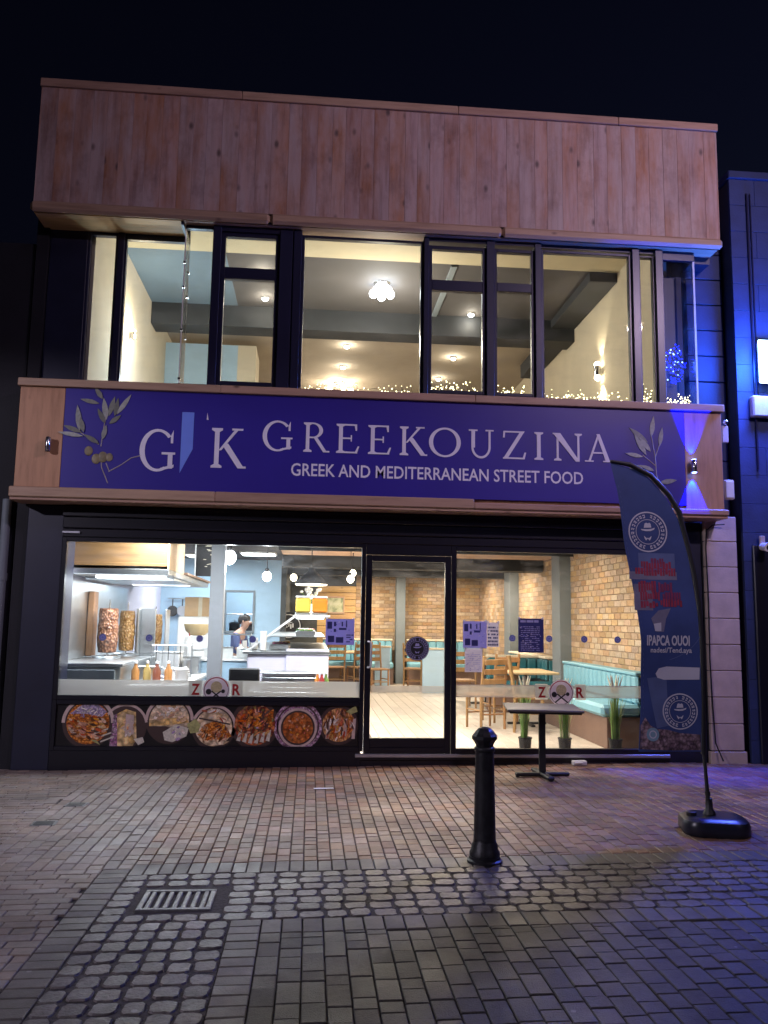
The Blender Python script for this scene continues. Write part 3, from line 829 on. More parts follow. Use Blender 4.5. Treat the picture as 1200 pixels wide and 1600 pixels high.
def letter(ch, x0, x1, z0, z1, m, name='letter', th=.006, y=YL, parent=None):
    wd, strokes = GL[ch]
    kx = (x1-x0)/wd; kz = z1-z0; mb = MB()
    for i, pts in enumerate(strokes):
        mb.prism([(x0+p[0]*kx, z0+p[1]*kz) for p in pts], y-th-.0004*i, y-.0002-.00005*i)
    return SP(name, mb, m) if parent is None else P(name, mb, m, parent)
spans = [('G',-.549,-.244), ('R',-.144,.128), ('E',.197,.458), ('E',.534,.796), ('K',.872,1.17), ('O',1.206,1.549), ('U',1.611,1.929), ('Z',1.991,2.256), ('I',2.322,2.474), ('N',2.542,2.894), ('A',2.905,3.21)]
for i, (ch, a, b) in enumerate(spans):
    t = (a+.549)/3.75
    letter(ch, a, b, 3.295-.008*t, 3.612-.026*t, LILAC)
letter('G', -1.80, -1.445, 3.045, 3.475, LILAC)
letter('K', -1.10, -.735, 3.095, 3.515, LILAC)
SP('ribbon', MB().prism([(-1.385, 3.672), (-1.262, 3.672), (-1.262, 3.285), (-1.385, 3.028)], YL-.004, YL-.0003), RIBBON)
SP('accent_mark', MB().prism([(-1.128, 3.675), (-1.112, 3.60), (-1.132, 3.60)], YL-.004, YL-.0003), LILAC)
mb = MB(); textmb(mb, "GREEK AND MEDITERRANEAN STREET FOOD", -.243, 3.04, YL-.002, .131, 3.125, bold=.012)
SP('subtitle_lettering', mb, LILAC, fix=False)
# olive branches, printed on the panel
def branch(ox, oz, stems, leaves, olives, mirror=1, pale=False, lab=None):
    fnx = lambda p: (ox+mirror*p[0], oz+p[1])
    st = MB()
    for s_ in stems:
        pts = [fnx(p) for p in s_]
        st.tube([(p[0], YL-.001, p[1]) for p in pts], .006, 5)
    o = SP('olive_branch', st, STEMM, label=lab)
    for i, (x, z, a, L, W) in enumerate(leaves):
        px_, pz_ = fnx((x, z)); aa = rad(a) if mirror == 1 else math.pi-rad(a)
        m = LEAFL if (pale or i % 3 == 0) else LEAFM
        P('leaf', MB().prism(leafpts(px_, pz_, aa, L, W), YL-.005-.0007*i, YL-.0001*i-.0002), m, o)
    for i, (x, z, r) in enumerate(olives):
        px_, pz_ = fnx((x, z)); P('olive', MB().ball((px_, YL-.004, pz_), r, 14, .9, .16, 1.05), OLIVE, o, 60)
branch(-2.15, 2.90, [[(0.05, 0), (-.02, .16), (-.03, .24)], [(.06, .12), (.02, .21)], [(.05, .12), (.18, .2), (.27, .27), (.37, .3)], [(-.04, .38), (-.02, .6), (0, .75)], [(-.06, .40), (-.16, .46), (-.3, .55)]],
       [(0.0, .66, 100, .24, .06), (.02, .70, 76, .22, .055), (.08, .70, 82, .20, .05), (.10, .72, 58, .26, .05), (.03, .62, 40, .15, .05), (-.01, .62, 118, .18, .05), (-.03, .45, 78, .16, .05), (-.08, .83, 168, .20, .045), (-.05, .88, 125, .15, .05),
        (-.26, .53, 98, .28, .06), (-.22, .52, 105, .17, .05), (-.24, .52, 160, .2, .05), (-.22, .48, 172, .26, .045), (-.06, .41, 150, .18, .05)],
       [(-.16, .33, .048), (-.08, .25, .052), (-.015, .27, .055), (.05, .27, .042)], lab='olive branch with four olives at the left of the lettering')
branch(3.67, 2.86, [[(.1, -.0), (.03, .3), (.02, .5), (-.02, .75)], [(.03, .4), (-.12, .52)], [(.05, .2), (.17, .24)], [(.02, .5), (.10, .72)]],
       [(-.02, .72, 82, .24, .055), (-.06, .66, 142, .26, .06), (.07, .62, 80, .22, .05), (-.03, .56, 128, .2, .055), (-.08, .52, 120, .26, .06), (-.12, .5, 170, .2, .045), (-.10, .40, 195, .22, .06), (.06, .22, 10, .2, .055), (.05, .14, -60, .16, .05), (.0, .35, 160, .16, .045)], [], pale=True, lab='pale olive branch beside the blue wall lamp')

# ------------------------------------------------------------------ neighbours
N = T('stone_building', 'taller painted-block building lit blue at the right edge', 'building', (6.2, 0, 0))
NB = P('wall', MB().box(4.79, 7.6, -.085, 6, 0, 6.78), JOINT, N); NB.location = (-6.2, 0, 0)
bx_ = {}
for k in range(21):
    z0 = .01+.3225*k; xx = 4.775 - (0 if k % 2 else .31)
    while xx < 7.5:
        a = max(xx, 4.775); b = min(xx+.62, 7.6)
        if b-a > .05:
            key = round(b-a, 3)
            if key not in bx_: bx_[key] = MB().box(-(b-a)/2+.001, (b-a)/2-.001, -.02, .02, -.1603, .1603, .003).mesh('block', STONE)
            P('block', bx_[key], STONE, NB, loc=((a+b)/2, -.09+R.uniform(-.0005, .0005), z0+.161))
        xx += .62
o = P('coping', MB().box(4.76, 7.62, -.14, 6, 6.782, 6.88, .01), STONE, N); o.location = (-6.2, 0, 0)
o = P('conduit', MB().cyl((4.98, -.125, 3.3), (4.98, -.125, 6.6), .012, n=8).cyl((5.02, -.122, 4.1), (5.02, -.122, 6.6), .008, n=8), NAVYF, N); o.location = (-6.2, 0, 0)
o = P('doorway', MB().box(4.87, 7.2, -.145, -.112, 0, 2.45, .01), BLACKF, N); o.location = (-6.2, 0, 0)
W2 = T('dark_building', 'unlit dark building at the left edge with a grey downpipe', 'building', (-5, 0, 0))
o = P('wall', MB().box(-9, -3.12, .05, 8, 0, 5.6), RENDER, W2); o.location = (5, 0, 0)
o = P('downpipe', MB().cyl((-3.19, -.02, 0), (-3.19, -.02, 2.75), .045, n=14).cyl((-3.19, -.02, .9), (-3.19, -.02, .98), .052, n=14).cyl((-3.19, -.02, 1.9), (-3.19, -.02, 1.98), .052, n=14), GREYB, W2, 40); o.location = (5, 0, 0)
o = P('window', frame(MB(), -4.6, -3.42, 1.1, 2.5, .0, .049, .05), BLACKF, W2); o.location = (5, 0, 0)
P('pane', MB().box(-4.55, -3.47, .02, .03, 1.15, 2.45), BLACKF, o)

# ------------------------------------------------------------------ ground-floor interior
FZ = 0.12
def SW(name, mb, m, label, smooth=None):
    o = STRUCT(P(name, mb, m, None, smooth)); o['label'] = label; return o
fl = SW('interior_floor', MB().box(-2.9, 4.09, .06, 11.0, -.04, FZ-.006), FLOORB, 'pale plank floor of the dining room')
fit = []
for i in range(24):
    x = .25+.16*i; y = .125-R.random()*1.2
    while y < 10.9:
        a = max(y, .125); b = min(y+1.2, 10.9)
        if b-a > .1: fit.append((x+.08, (a+b)/2, .1565, b-a-.004))
        y += 1.2
fm = {}
for (x, y, w_, l) in fit:
    k = round(l, 2)
    if k not in fm: fm[k] = MB().box(-w_/2, w_/2, -l/2, l/2, -.012, 0, .002).mesh('plank', FLOORP)
    P('plank', fm[k], FLOORP, fl, loc=(x, y, FZ))
kf = SW('kitchen_floor', MB().box(-2.9, .25, .13, 10.9, FZ-.006, FZ), GREYB, 'grey kitchen floor behind the counter')
SW('interior_wall', MB().box(-2.9, -2.8, .06, 11.0, FZ, 2.66), LILW, 'tiled left kitchen wall behind the skewers')
# brick walls: mortar sheet with single bricks standing a little proud
def brickwall(name, x0, y0, x1, y1, z0, z1, label, first, gap_fn=None):
    dx, dy = x1-x0, y1-y0; L = math.hypot(dx, dy); ang = math.atan2(dy, dx)
    base = MB().box(0, L, 0, .08, z0, z1, m=Matrix.Translation((x0, y0, 0)) @ Matrix.Rotation(ang, 4, 'Z'))
    o = SW(name, base, MORTAR, label)
    bw, bh = .215, .072; rows = int((z1-z0)/.083); items = []
    for r_ in range(rows):
        s_ = -.113 if r_ % 2 else 0
        while s_ < L:
            a = max(s_, 0); b = min(s_+bw, L)
            if b-a > .04: items.append(((a+b)/2, z0+.0415+.083*r_, b-a))
            s_ += .2275
    def pos(t, z): return (x0+dx/L*t+math.sin(ang)*.003, y0+dy/L*t-math.cos(ang)*.003, z)
    def big(i):
        p = Vector(pos(i[0], i[1]))-CAMXY; return -i[2]/p.length
    items.sort(key=big); me = {}
    for (t, z, l) in items[:first]:
        k = round(l, 2)
        if k not in me: me[k] = MB().box(-l/2, l/2, -.007, .03, -bh/2, bh/2, .004).mesh('brick', BRICK)
        b = P('brick', me[k], BRICK, o, loc=pos(t, z)); b.rotation_euler = (0, 0, ang+R.gauss(0, .006))
    rest = MB()
    for (t, z, l) in items[first:]:
        rest.box(-l/2, l/2, -.006, .03, -bh/2, bh/2, 0, Matrix.Translation(pos(t, z)) @ Matrix.Rotation(ang+R.gauss(0, .006), 4, 'Z'))
    if rest.v:
        c = P('brick_run', rest, BRICK, o); c['kind'] = 'stuff'
    return o
brickwall('brick_wall', 4.05, 10.8, 4.05, .12, FZ, 2.65, 'buff brick side wall of the dining room', 300)
brickwall('brick_wall', 1.06, 10.8, 4.05, 10.8, FZ, 2.65, 'buff brick wall at the back of the dining room', 300)
for (a, b, c, d, lb) in ((3.86, 4.06, 3.80, 4.22, 'grey-blue column against the brick side wall, nearest the window'), (3.86, 4.06, 7.08, 7.55, 'grey-blue column halfway along the brick side wall'), (1.99, 2.2, 10.45, 10.82, 'grey-blue column against the back brick wall')):
    TAG(P('column', MB().box(a, b, c, d, FZ, 2.65, .006), GREYB), lb, 'column', 'columns in the dining room')
SW('interior_ceiling', MB().box(-2.9, 4.09, .13, 11.0, 2.66, 2.71), DARKC, 'dark ceiling of the ground floor')
cb = SW('ceiling_slats', MB().box(-.5, 4.03, 3.6, 3.62, 2.58, 2.655), DARKB, 'band of pine slats under the ceiling')
sl = MB().box(-2.26, 2.26, -.055, .055, -.012, .012, .003).mesh('slat', PINEH)
for i in range(12): P('slat', sl, PINEH, cb, loc=(1.77, 3.7+.125*i, 2.64))
for (y, lb) in ((5.3, 'front dark beam across the dining room ceiling'), (7.7, 'rear dark beam across the dining room ceiling')):
    SW('ceiling_beam', MB().box(-.5, 4.03, y, y+.45, 2.44, 2.658, .006), DARKB, lb)
# kitchen back wall with an opening, dark wall, golden panelling
kb = MB()
kb.box(-2.8, -1.62, 7.0, 7.1, FZ, 2.66).box(-1.07, -.57, 7.0, 7.1, FZ, 2.66).box(-1.62, -1.07, 7.0, 7.1, 2.06, 2.66).box(-1.62, -1.07, 7.0, 7.1, FZ, 1.30)
SW('kitchen_wall', kb, BLUEW, 'pale blue kitchen wall with a serving hatch')
TAG(BPo := P('serving_hatch', frame(MB(), -1.64, -1.05, 1.28, 2.08, 6.97, 7.12, .04), GREYB), 'grey frame of the serving hatch behind the cook', 'hatch')
SW('kitchen_wall', MB().box(-2.8, -.5, 9.2, 9.3, FZ, 2.66), BLUEW, 'blue tiled wall of the back kitchen seen through the hatch')
SW('kitchen_wall', MB().box(-.57, -.47, 7.0, 10.8, FZ, 2.66), DARKW, 'return wall beside the counter passage')
SW('interior_wall', MB().box(-.47, .16, 10.7, 10.8, FZ, 2.66), DARKW, 'dark grey wall behind the round black sign')
SW('interior_wall', MB().box(.16, 1.06, 10.76, 10.85, FZ, 2.66), DARKW, 'dark wall behind the golden panelling')
pn = TAG(P('wood_panelling', MB().box(.14, 1.06, 10.735, 10.758, .95, 2.36), BLK), 'golden horizontal board panelling on the back wall', 'panelling')
pb_ = MB().box(-.455, .455, -.012, .012, -.073, .073, .004).mesh('board', PANELW)
for k in range(9): P('board', pb_, PANELW, pn, loc=(.6, 10.722, 1.03+.155*k))
pic = T('framed_picture', 'framed pale green landscape picture on the golden panelling', 'picture', (.45, 10.69, 1.9))
P('frame', frame(MB(), -.34, .34, -.20, .20, -.02, .012, .035), PINEH, pic)
t = NT("picture_print"); v_, _ = t.coords()
t.l(t.ramp(t.noise(v_, 9, 6), [(.3, (.10, .14, .07, 1)), (.5, (.42, .44, .27, 1)), (.75, (.62, .60, .44, 1))]), t.b.inputs['Base Color'])
P('print', MB().box(-.305, .305, -.004, .006, -.165, .165), t.m, pic)
rs = T('round_sign', 'round black sign with a white emblem on the dark wall', 'sign', (-.42, 7.6, 1.42))
P('disc', MB().lathe([(.26, -.012), (.27, 0), (.26, .012)], n=32, axis='y'), BLK, rs, 40)
e_ = MB(); ringz(e_, 0, 0, .215, .23, -.016)
for k in range(5): e_.box(-.09+.04*k, -.065+.04*k, -.017, -.0135, -.05+.02*(k % 3), .05-.015*(k % 2))
P('emblem', e_, WHITE, rs, fix=False)

# benches and partitions
def bench(name, label, loc, rz, L, cloth, hb=.95, d=.6, ribs=True, rail=None):
    b = T(name, label, 'bench', loc, rz, 'upholstered benches of the dining room')
    P('plinth', MB().box(0, L, -.52, -.02, 0, .36, .005), BROWNP, b)
    P('seat', MB().box(0, L, -.58, -.10, .362, .50, .035), cloth, b)
    P('backrest_core', MB().box(0, L, -.095, 0, .362, hb-.03, .01), cloth, b)
    n = int(L/.16)
    if ribs:
        rb = MB().box(-L/n/2+.004, L/n/2-.004, -.03, .03, 0, hb-.505, .025).mesh('rib', cloth)
        for k in range(n): P('rib', rb, cloth, b, loc=(L/n*(k+.5), -.13, .503))
    P('top_rail', MB().box(-.01, L+.01, -.17, .01, hb-.005, hb+.035, .01), rail or cloth, b)
    return b
bench('bench', 'light teal fluted bench along the brick wall behind the potted grasses', (3.97, 3.50, FZ), rad(-90), 2.85, TEAL, .84)
bench('bench', 'dark teal bench with a cream top rail between the two wall columns', (3.97, 6.95, FZ), rad(-90), 2.5, TEALD, .86, rail=CREAM)
bench('bench', 'dark teal bench facing the window beyond the near column', (2.95, 5.0, FZ), 0, 1.0, TEALD, .86, rail=CREAM)
bench('bench', 'fluted teal bench along the back brick wall left of the column', (.3, 10.6, FZ), 0, 1.6, TEAL, .98, rail=CREAM)
bench('bench', 'fluted teal bench along the back brick wall right of the column', (2.25, 10.6, FZ), 0, 1.7, TEAL, .98, rail=CREAM)
for (x, y, w_, lb) in ((1.55, 8.9, .32, 'pale blue partition end seen through the door'), (2.60, 8.0, .62, 'pale blue partition behind the notice in the right window')):
    c = T('partition', lb, 'partition', (x, y, FZ), 0, 'low pale blue partitions')
    P('panel', MB().box(-w_/2, w_/2, 0, .09, 0, .86, .006), BLUEW, c)
    P('cap', MB().box(-w_/2-.02, w_/2+.02, -.02, .11, .862, .90, .006), CREAM, c)
# chairs
ch0 = T('dining_chair', 'wooden ladder-back chair nearest the right window, its back to the bollard', 'chair', (2.42, 2.55, FZ), rad(200), 'wooden chairs in the dining room')
P('seat', MB().box(-.21, .21, -.20, .21, .43, .465, .012), CHAIRW, ch0)
for sx in (-1, 1):
    P('front_leg', MB().cyl((.185*sx, -.17, 0), (.185*sx, -.17, .43), .016, .02, 10), CHAIRW, ch0, 40)
    P('rear_post', MB().tube([(.185*sx, .20, 0), (.185*sx, .19, .45), (.185*sx, .27, .98)], .019, 8), CHAIRW, ch0, 40)
for z in (.60, .73, .86):
    P('back_slat', MB().box(-.175, .175, .205+(z-.45)*.15, .225+(z-.45)*.15, z, z+.075, .006), CHAIRW, ch0)
P('stretcher', MB().cyl((-.185, -.17, .2), (.185, -.17, .2), .011, n=8).cyl((-.185, .195, .2), (.185, .195, .2), .011, n=8).cyl((-.185, -.17, .25), (-.185, .195, .25), .011, n=8).cyl((.185, -.17, .25), (.185, .195, .25), .011, n=8), CHAIRW, ch0, 40)
for (x, y, r_, lb) in ((2.80, 3.35, 195, 'wooden chair second from the right window, beside the first dining table'),
                       (2.95, 2.2, 75, 'wooden chair turned sideways behind the middle potted grass'),
                       (2.6, 5.3, 185, 'wooden chair at the second table from the window'),
                       (2.2, 8.6, 160, 'wooden chair by the pale blue partition in the right window'),
                       (1.38, 8.3, 20, 'wooden chair with an orange back in the middle of the door pane'),
                       (1.05, 9.0, 200, 'wooden chair behind the door handle, by the back bench'),
                       (.52, 8.9, 190, 'wooden chair at the far end, right of the serving counter')):
    COPY(ch0, (x, y, FZ), rad(r_), lb)
tb0 = T('dining_table', 'wooden dining table by the light teal bench', 'table', (3.12, 3.0, FZ), 0, 'dining tables')
P('table_top', MB().box(-.34, .34, -.5, .5, .72, .755, .008), TABLEW, tb0)
P('column', MB().cyl((0, 0, .03), (0, 0, .72), .035, n=14), BLK, tb0, 40)
P('foot', MB().box(-.28, .28, -.03, .03, 0, .03, .006), BLK, tb0)
P('foot', MB().box(-.03, .03, -.36, .36, 0, .029, .006), BLK, tb0)
for (x, y, lb) in ((3.15, 5.9, 'wooden dining table in front of the dark teal bench'), (1.0, 9.55, 'wooden dining table by the back bench, seen through the door'), (2.9, 9.4, 'wooden dining table at the back right')):
    COPY(tb0, (x, y, FZ), 0, lb)
mt = T('entrance_mat', 'grey entrance mat just inside the door at the left', 'mat', (.62, 1.6, FZ))
P('mat_pile', MB().box(-.4, .14, -1.2, 1.1, .001, .012, .003), MATM, mt)
P('mat_edge', MB().box(.141, .165, -1.2, 1.1, .001, .014, .003), BLK, mt)

# ------------------------------------------------------------------ counter and kitchen
c = T('serving_counter', 'white serving counter with a slanted glass display', 'counter', (0, 3.6, FZ))
P('body', MB().box(-.80, .24, -1.55, 2.6, 0, .98, .01), LILW, c)
P('end_panel', MB().box(-.30, .25, -1.575, -1.552, .02, 1.05, .006), LILW, c)
P('worktop', MB().box(-.86, .27, -1.6, 2.65, .982, 1.02, .008), STEEL, c)
m_ = MB()
gp = [(-.78, 1.02), (-.20, 1.46), (.20, 1.46), (.20, 1.02)]
P('display_glass', MB().prism([(-.80, 1.021), (-.79, 1.021), (-.20, 1.455), (-.21, 1.462)], -1.5, 2.4), GLASS, c)
P('display_edge', MB().prism([(-.815, 1.021), (-.785, 1.021), (-.19, 1.462), (-.215, 1.48)], -1.53, -1.502), WHITE, c)
P('display_top', MB().box(-.22, .26, -1.54, 2.4, 1.463, 1.49, .006), WHITE, c)
P('display_shelf', MB().box(-.55, .2, -1.45, 2.35, 1.2, 1.212, .003), STEEL, c)
P('display_lamp', MB().box(-.19, .18, -1.2, 2.2, 1.44, 1.462, .004), KITL, c)
# juice dispensers on the counter's end
jm = mat("orange_juice", (.75, .25, .02), .3); jy = mat("lemon_drink", (.72, .52, .08), .3)
for (x, m__, lb) in ((-.10, jy, 'yellow drink tank on the end of the serving counter'), (.12, jm, 'orange drink tank on the end of the serving counter')):
    d = T('drink_tank', lb, 'drink tank', (x, 2.28, FZ+1.492), 0, 'drink tanks on the counter')
    P('tank', MB().box(-.10, .10, -.11, .11, .03, .22, .02), m__, d)
    P('base', MB().box(-.105, .105, -.12, .12, 0, .028, .006), STEEL, d)
    P('lid', MB().box(-.105, .105, -.115, .115, .222, .25, .01), WHITE, d)
# stacks of white trays and pans at the counter front
for k in range(4):
    d = T('steel_tray', ('lowest', 'second', 'third', 'topmost')[k]+' white tray of the stack in front of the counter', 'tray', (-.22, 1.2, .72+.055*k), R.uniform(-.05, .05), 'trays stacked in front of the counter')
    P('tray_body', MB().box(-.33, .30, -.2, .2, 0, .035, .012), WHITE, d)
    P('tray_rim', frame(MB(), -.35, .32, -.22, .22, .035, .045, .02, .002) if False else MB().box(-.35, .32, -.22, .22, .036, .046, .003), STEEL, d)
st_ = T('low_cabinet', 'low steel cabinet under the stacked trays', 'cabinet', (-.25, 1.2, FZ))
P('cabinet_body', MB().box(-.45, .45, -.3, .3, .06, .57, .01), STEEL, st_)
P('kick', MB().box(-.42, .42, -.27, .27, 0, .058), BLK, st_)
P('cabinet_top', MB().box(-.47, .47, -.32, .32, .572, .598, .004), STEEL, st_)
for (x, m__, lb) in ((.10, jm, 'small red sauce bottle by the trays'), (.20, GREENL, 'small green sauce bottle by the trays'), (.15, REDV, 'dark red sauce jar by the trays')):
    d = T('sauce_bottle', lb, 'bottle', (x, .98 if x != .15 else .95, .72), 0, 'sauce bottles by the trays')
    P('bottle_body', MB().lathe([(.03, 0), (.034, .01), (.034, .13), (.015, .17), (.013, .2)], n=14), m__, d, 40)
    P('cap', MB().lathe([(.016, .201), (.016, .225), (.006, .25)], n=12), WHITE, d, 40)
pos_ = T('till', 'black till seen from behind in the left shop window', 'till', (-.72, .62, .66))
P('screen_back', MB().box(-.17, .17, -.03, .03, .14, .34, .015), BLK, pos_)
P('stand', MB().box(-.06, .06, -.02, .10, .03, .14, .01), BLK, pos_)
P('drawer', MB().box(-.19, .19, -.12, .2, 0, .028, .004), IRON, pos_)
# prep bench at the left with skewers under the hood
pr = T('prep_bench', 'steel prep bench along the left kitchen wall', 'worktop', (-2.3, 1.6, FZ))
P('cabinet', MB().box(-.48, .23, -1.0, 2.4, .08, .88, .01), STEEL, pr)
P('top', MB().box(-.49, .26, -1.05, 2.45, .882, .92, .006), STEEL, pr)
P('splashback', MB().box(-.485, -.47, -1.0, 2.4, .922, 1.85), STEEL, pr)
P('front_recess', MB().box(-.40, .18, -1.06, -1.0, .70, .85, .006), GREYB, pr)
sc_ = T('side_counter', 'lower steel counter between the skewer bench and the grey post', 'worktop', (-1.72, 1.7, FZ))
P('cabinet', MB().box(-.30, .32, -1.0, 1.9, .06, .64, .01), STEEL, sc_)
P('top', MB().box(-.31, .34, -1.04, 1.94, .642, .68, .006), WHITE, sc_)
meat = []
for nm, c0, c1, c2 in (("grilled_pork", (.12, .04, .02, 1), (.34, .14, .07, 1), (.54, .30, .17, 1)), ("grilled_chicken", (.30, .13, .03, 1), (.50, .27, .09, 1), (.66, .43, .19, 1))):
    t = NT(nm); v_, _ = t.coords((1, 1, .8))
    vo = t.n('ShaderNodeTexVoronoi'); vo.inputs['Scale'].default_value = 34; t.l(v_, vo.inputs['Vector'])
    t.l(t.ramp(t.math('ADD', t.math('MULTIPLY', vo.outputs['Distance'], .6), t.math('MULTIPLY', t.noise(v_, 15), .5)), [(.25, c2), (.5, c1), (.75, c0)]), t.b.inputs['Base Color'])
    t.b.inputs['Roughness'].default_value = .35; t.bump(vo.outputs['Distance'], .9, .02); meat.append(t.m)
for (x, y, r_, z0, hgt, mm, lb) in ((-2.50, 1.75, .125, 1.10, .54, meat[0], 'thick brown meat skewer nearest the left window frame'), (-2.42, 2.45, .105, 1.10, .52, meat[1], 'golden chicken skewer beside the thick brown one'), (-2.18, 3.15, .10, 1.16, .42, meat[1], 'shorter skewer right of the steel panel')):
    k = T('meat_skewer', lb, 'meat skewer', (x, y, FZ+.92), 0, 'vertical meat skewers under the hood')
    prof = [(.02, z0-FZ-.92)]
    for i in range(13):
        q = i/12; prof.append((r_*(.86+.14*math.sin(q*3.0)+R.uniform(-.05, .05)), z0-FZ-.92+.01+hgt*q))
    prof.append((.02, z0-FZ-.91+hgt))
    P('meat', MB().lathe(prof, n=22), mm, k, 60)
    P('spit', MB().cyl((0, 0, .02), (0, 0, z0-FZ-.92+hgt+.12), .009, n=8), CHROME, k)
    P('drip_tray', MB().lathe([(.16, 0), (.18, .03), (.17, .032), (.15, .01)], n=24), STEEL, k, 40)
    P('burner', MB().box(-.27, -.19, .02, .22, .02, .82, .01) if x < -2.45 else MB().box(.14, .16, -.05, .25, .02, .62, .006), PINEV if x < -2.45 else STEEL, k)
sp = T('heat_shield', 'upright steel panel between the skewers', 'panel', (-2.20, 2.55, FZ+.92))
P('sheet', MB().box(-.13, .13, 0, .03, .02, .62, .006), STEEL, sp)
P('foot', MB().box(-.15, .15, -.05, .08, 0, .02, .004), STEEL, sp)
hd = T('cooker_hood', 'pine-boxed cooker hood with a bright steel rim', 'cooker hood', (-2.2, 2.6, 2.0))
P('rim', MB().box(-.60, .56, -1.75, 2.0, .03, .10, .006), STEEL, hd)
P('rim_board', MB().box(-.02, .60, -.55, 2.04, .101, .13, .004), PINEH, hd)
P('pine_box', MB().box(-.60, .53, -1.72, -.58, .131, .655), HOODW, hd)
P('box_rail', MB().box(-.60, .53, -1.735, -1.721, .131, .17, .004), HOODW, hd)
P('box_side', MB().box(.531, .552, -1.72, -.58, .102, .655, .003), wood("lit_pine_side", (.66, .46, .25, 1), (.5, .33, .16, 1), knots=False, rnd=.02), hd)  # yellow lamplight on this side is put into its wood colour
P('tube_light', MB().box(-.35, .45, -1.4, -1.25, .005, .029, .004), KITL, hd)
P('tube_light', MB().box(-.35, .45, .6, .75, .005, .029, .004), KITL, hd)
P('filter', MB().box(-.55, .52, -1.1, .45, .0, .028, .004), STEEL, hd)
cbd = T('menu_board', 'dark chalked board hanging beside the cooker hood', 'board', (-1.42, 2.7, 2.38))
P('board', MB().box(-.17, .17, -.015, .015, -.26, .26, .004), BLK, cbd)
P('edge', MB().box(-.19, -.172, -.02, .02, -.26, .26, .003), WHITE, cbd)
chk = MB()
for k in range(14):
    x = R.uniform(-.12, .10); z = R.uniform(-.2, .2); chk.box(x, x+R.uniform(.03, .09), -.0165, -.0155, z, z+.01, 0, Matrix.Rotation(R.uniform(-.3, .3), 4, 'Y'))
P('chalk_marks', chk, CREAM, cbd)
kpost = TAG(P('post', MB().box(-1.25, -1.08, 1.55, 1.75, FZ, 2.66, .006), PALEG), 'pale grey square post between the hood and the hatch', 'post')
# second worktop with bottles and boxes in front of the cook
wt = T('prep_counter', 'white prep counter in front of the cook', 'worktop', (-1.25, 3.3, FZ))
P('body', MB().box(-.55, .42, -.4, .5, 0, .84, .01), BLUEW, wt)
P('top', MB().box(-.58, .45, -.43, .53, .842, .875, .006), WHITE, wt)
P('glass_guard', MB().box(-.1, .42, -.42, -.41, .876, 1.2), GLASS, wt)
P('guard_rail', MB().box(-.12, .44, -.44, -.40, 1.2, 1.22, .004).box(.42, .44, -.44, -.42, .876, 1.2), STEEL, wt)
items = [(-1.70, 3.15, .30, 'tall'), (-1.55, 3.0, .1, 'box'), (-1.42, 3.2, .12, 'box'), (-1.15, 3.05, .14, 'box'), (-.98, 3.15, .2, 'tall'), (-.88, 3.02, .12, 'box')]
names = ['white squeeze bottle at the left end of the prep counter', 'white food box beside the squeeze bottle', 'second white food box on the prep counter', 'white food box behind the glass guard', 'white bottle behind the glass guard', 'small white box at the right end of the prep counter']
for (x, y, hh, kd), lb in zip(items, names):
    if kd == 'tall':
        o = T('squeeze_bottle', lb, 'bottle', (x, y, FZ+.875), 0, 'things on the prep counter')
        P('bottle_body', MB().lathe([(.045, 0), (.05, .02), (.05, hh*.7), (.02, hh*.82), (.02, hh)], n=16), WHITE, o, 40)
        P('nozzle', MB().cyl((0, 0, hh), (0, 0, hh+.05), .012, .004, 8), REDV, o, 40)
    else:
        o = T('food_box', lb, 'box', (x, y, FZ+.875), R.uniform(-.3, .3), 'things on the prep counter')
        P('box_body', MB().box(-.075, .075, -.06, .06, 0, hh, .006), WHITE, o)
        P('lid', MB().box(-.08, .08, -.065, .065, hh+.001, hh+.018, .005), STEEL, o)
for i, (x, y, col, lb) in enumerate(((-.06, 2.35, (.10, .22, .04), 'steel pan of green salad at the front of the glass display'), (-.06, 2.75, (.45, .06, .03), 'steel pan of red tomatoes in the glass display'), (-.06, 3.15, (.60, .50, .35), 'steel pan of pale sauce in the glass display'), (-.40, 2.45, (.30, .07, .14), 'steel pan of purple onion low in the glass display'), (-.40, 2.85, (.55, .30, .06), 'steel pan of yellow peppers low in the glass display'))):
    o = T('food_pan', lb, 'pan', (x, y, FZ+(1.213 if x > -.2 else 1.03)), 0, 'food pans in the glass display')
    P('pan_body', MB().box(-.13, .13, -.17, .17, 0, .07, .01), STEEL, o)
    fm_ = MB()
    for k in range(26): fm_.ball((R.uniform(-.10, .10), R.uniform(-.14, .14), .075), R.uniform(.018, .03), 6, 1, 1, .7)
    P('food', fm_, mat('pan_food', col, .5, rnd=.3, hue=.02), o, 60)['kind'] = 'stuff'
for i, (x, y, h_, lb) in enumerate(((-.60, 2.05, .26, 'tall stack of white paper cups beside the slanted display glass'), (-.72, 2.2, .17, 'short stack of white paper cups beside the tall stack'))):
    o = T('cup_stack', lb, 'cups', (x, y, FZ+1.02), 0, 'stacks of paper cups'); pf = [(.03, 0)]
    for k in range(int(h_/.018)): pf += [(.042, .018*k+.012), (.046, .018*k+.015), (.040, .018*k+.018)]
    P('cups', MB().lathe(pf, n=16), WHITE, o, 40)
o = T('flower_vase', 'white flowers in a vase above the glass display', 'flowers', (-.02, 3.9, FZ+1.49))
P('vase', MB().lathe([(.05, 0), (.07, .05), (.06, .13), (.04, .17), (.045, .18)], n=18), WHITE, o, 40)
fm_ = MB(); st3 = MB()
for k in range(26):
    a = R.uniform(0, 6.28); l = R.uniform(.02, .17); z = R.uniform(.24, .42); fm_.ball((l*math.cos(a), l*math.sin(a), z), R.uniform(.018, .034), 7); st3.tube([(0, 0, .17), (l*.5*math.cos(a), l*.5*math.sin(a), z*.75), (l*math.cos(a), l*math.sin(a), z)], .003, 4)
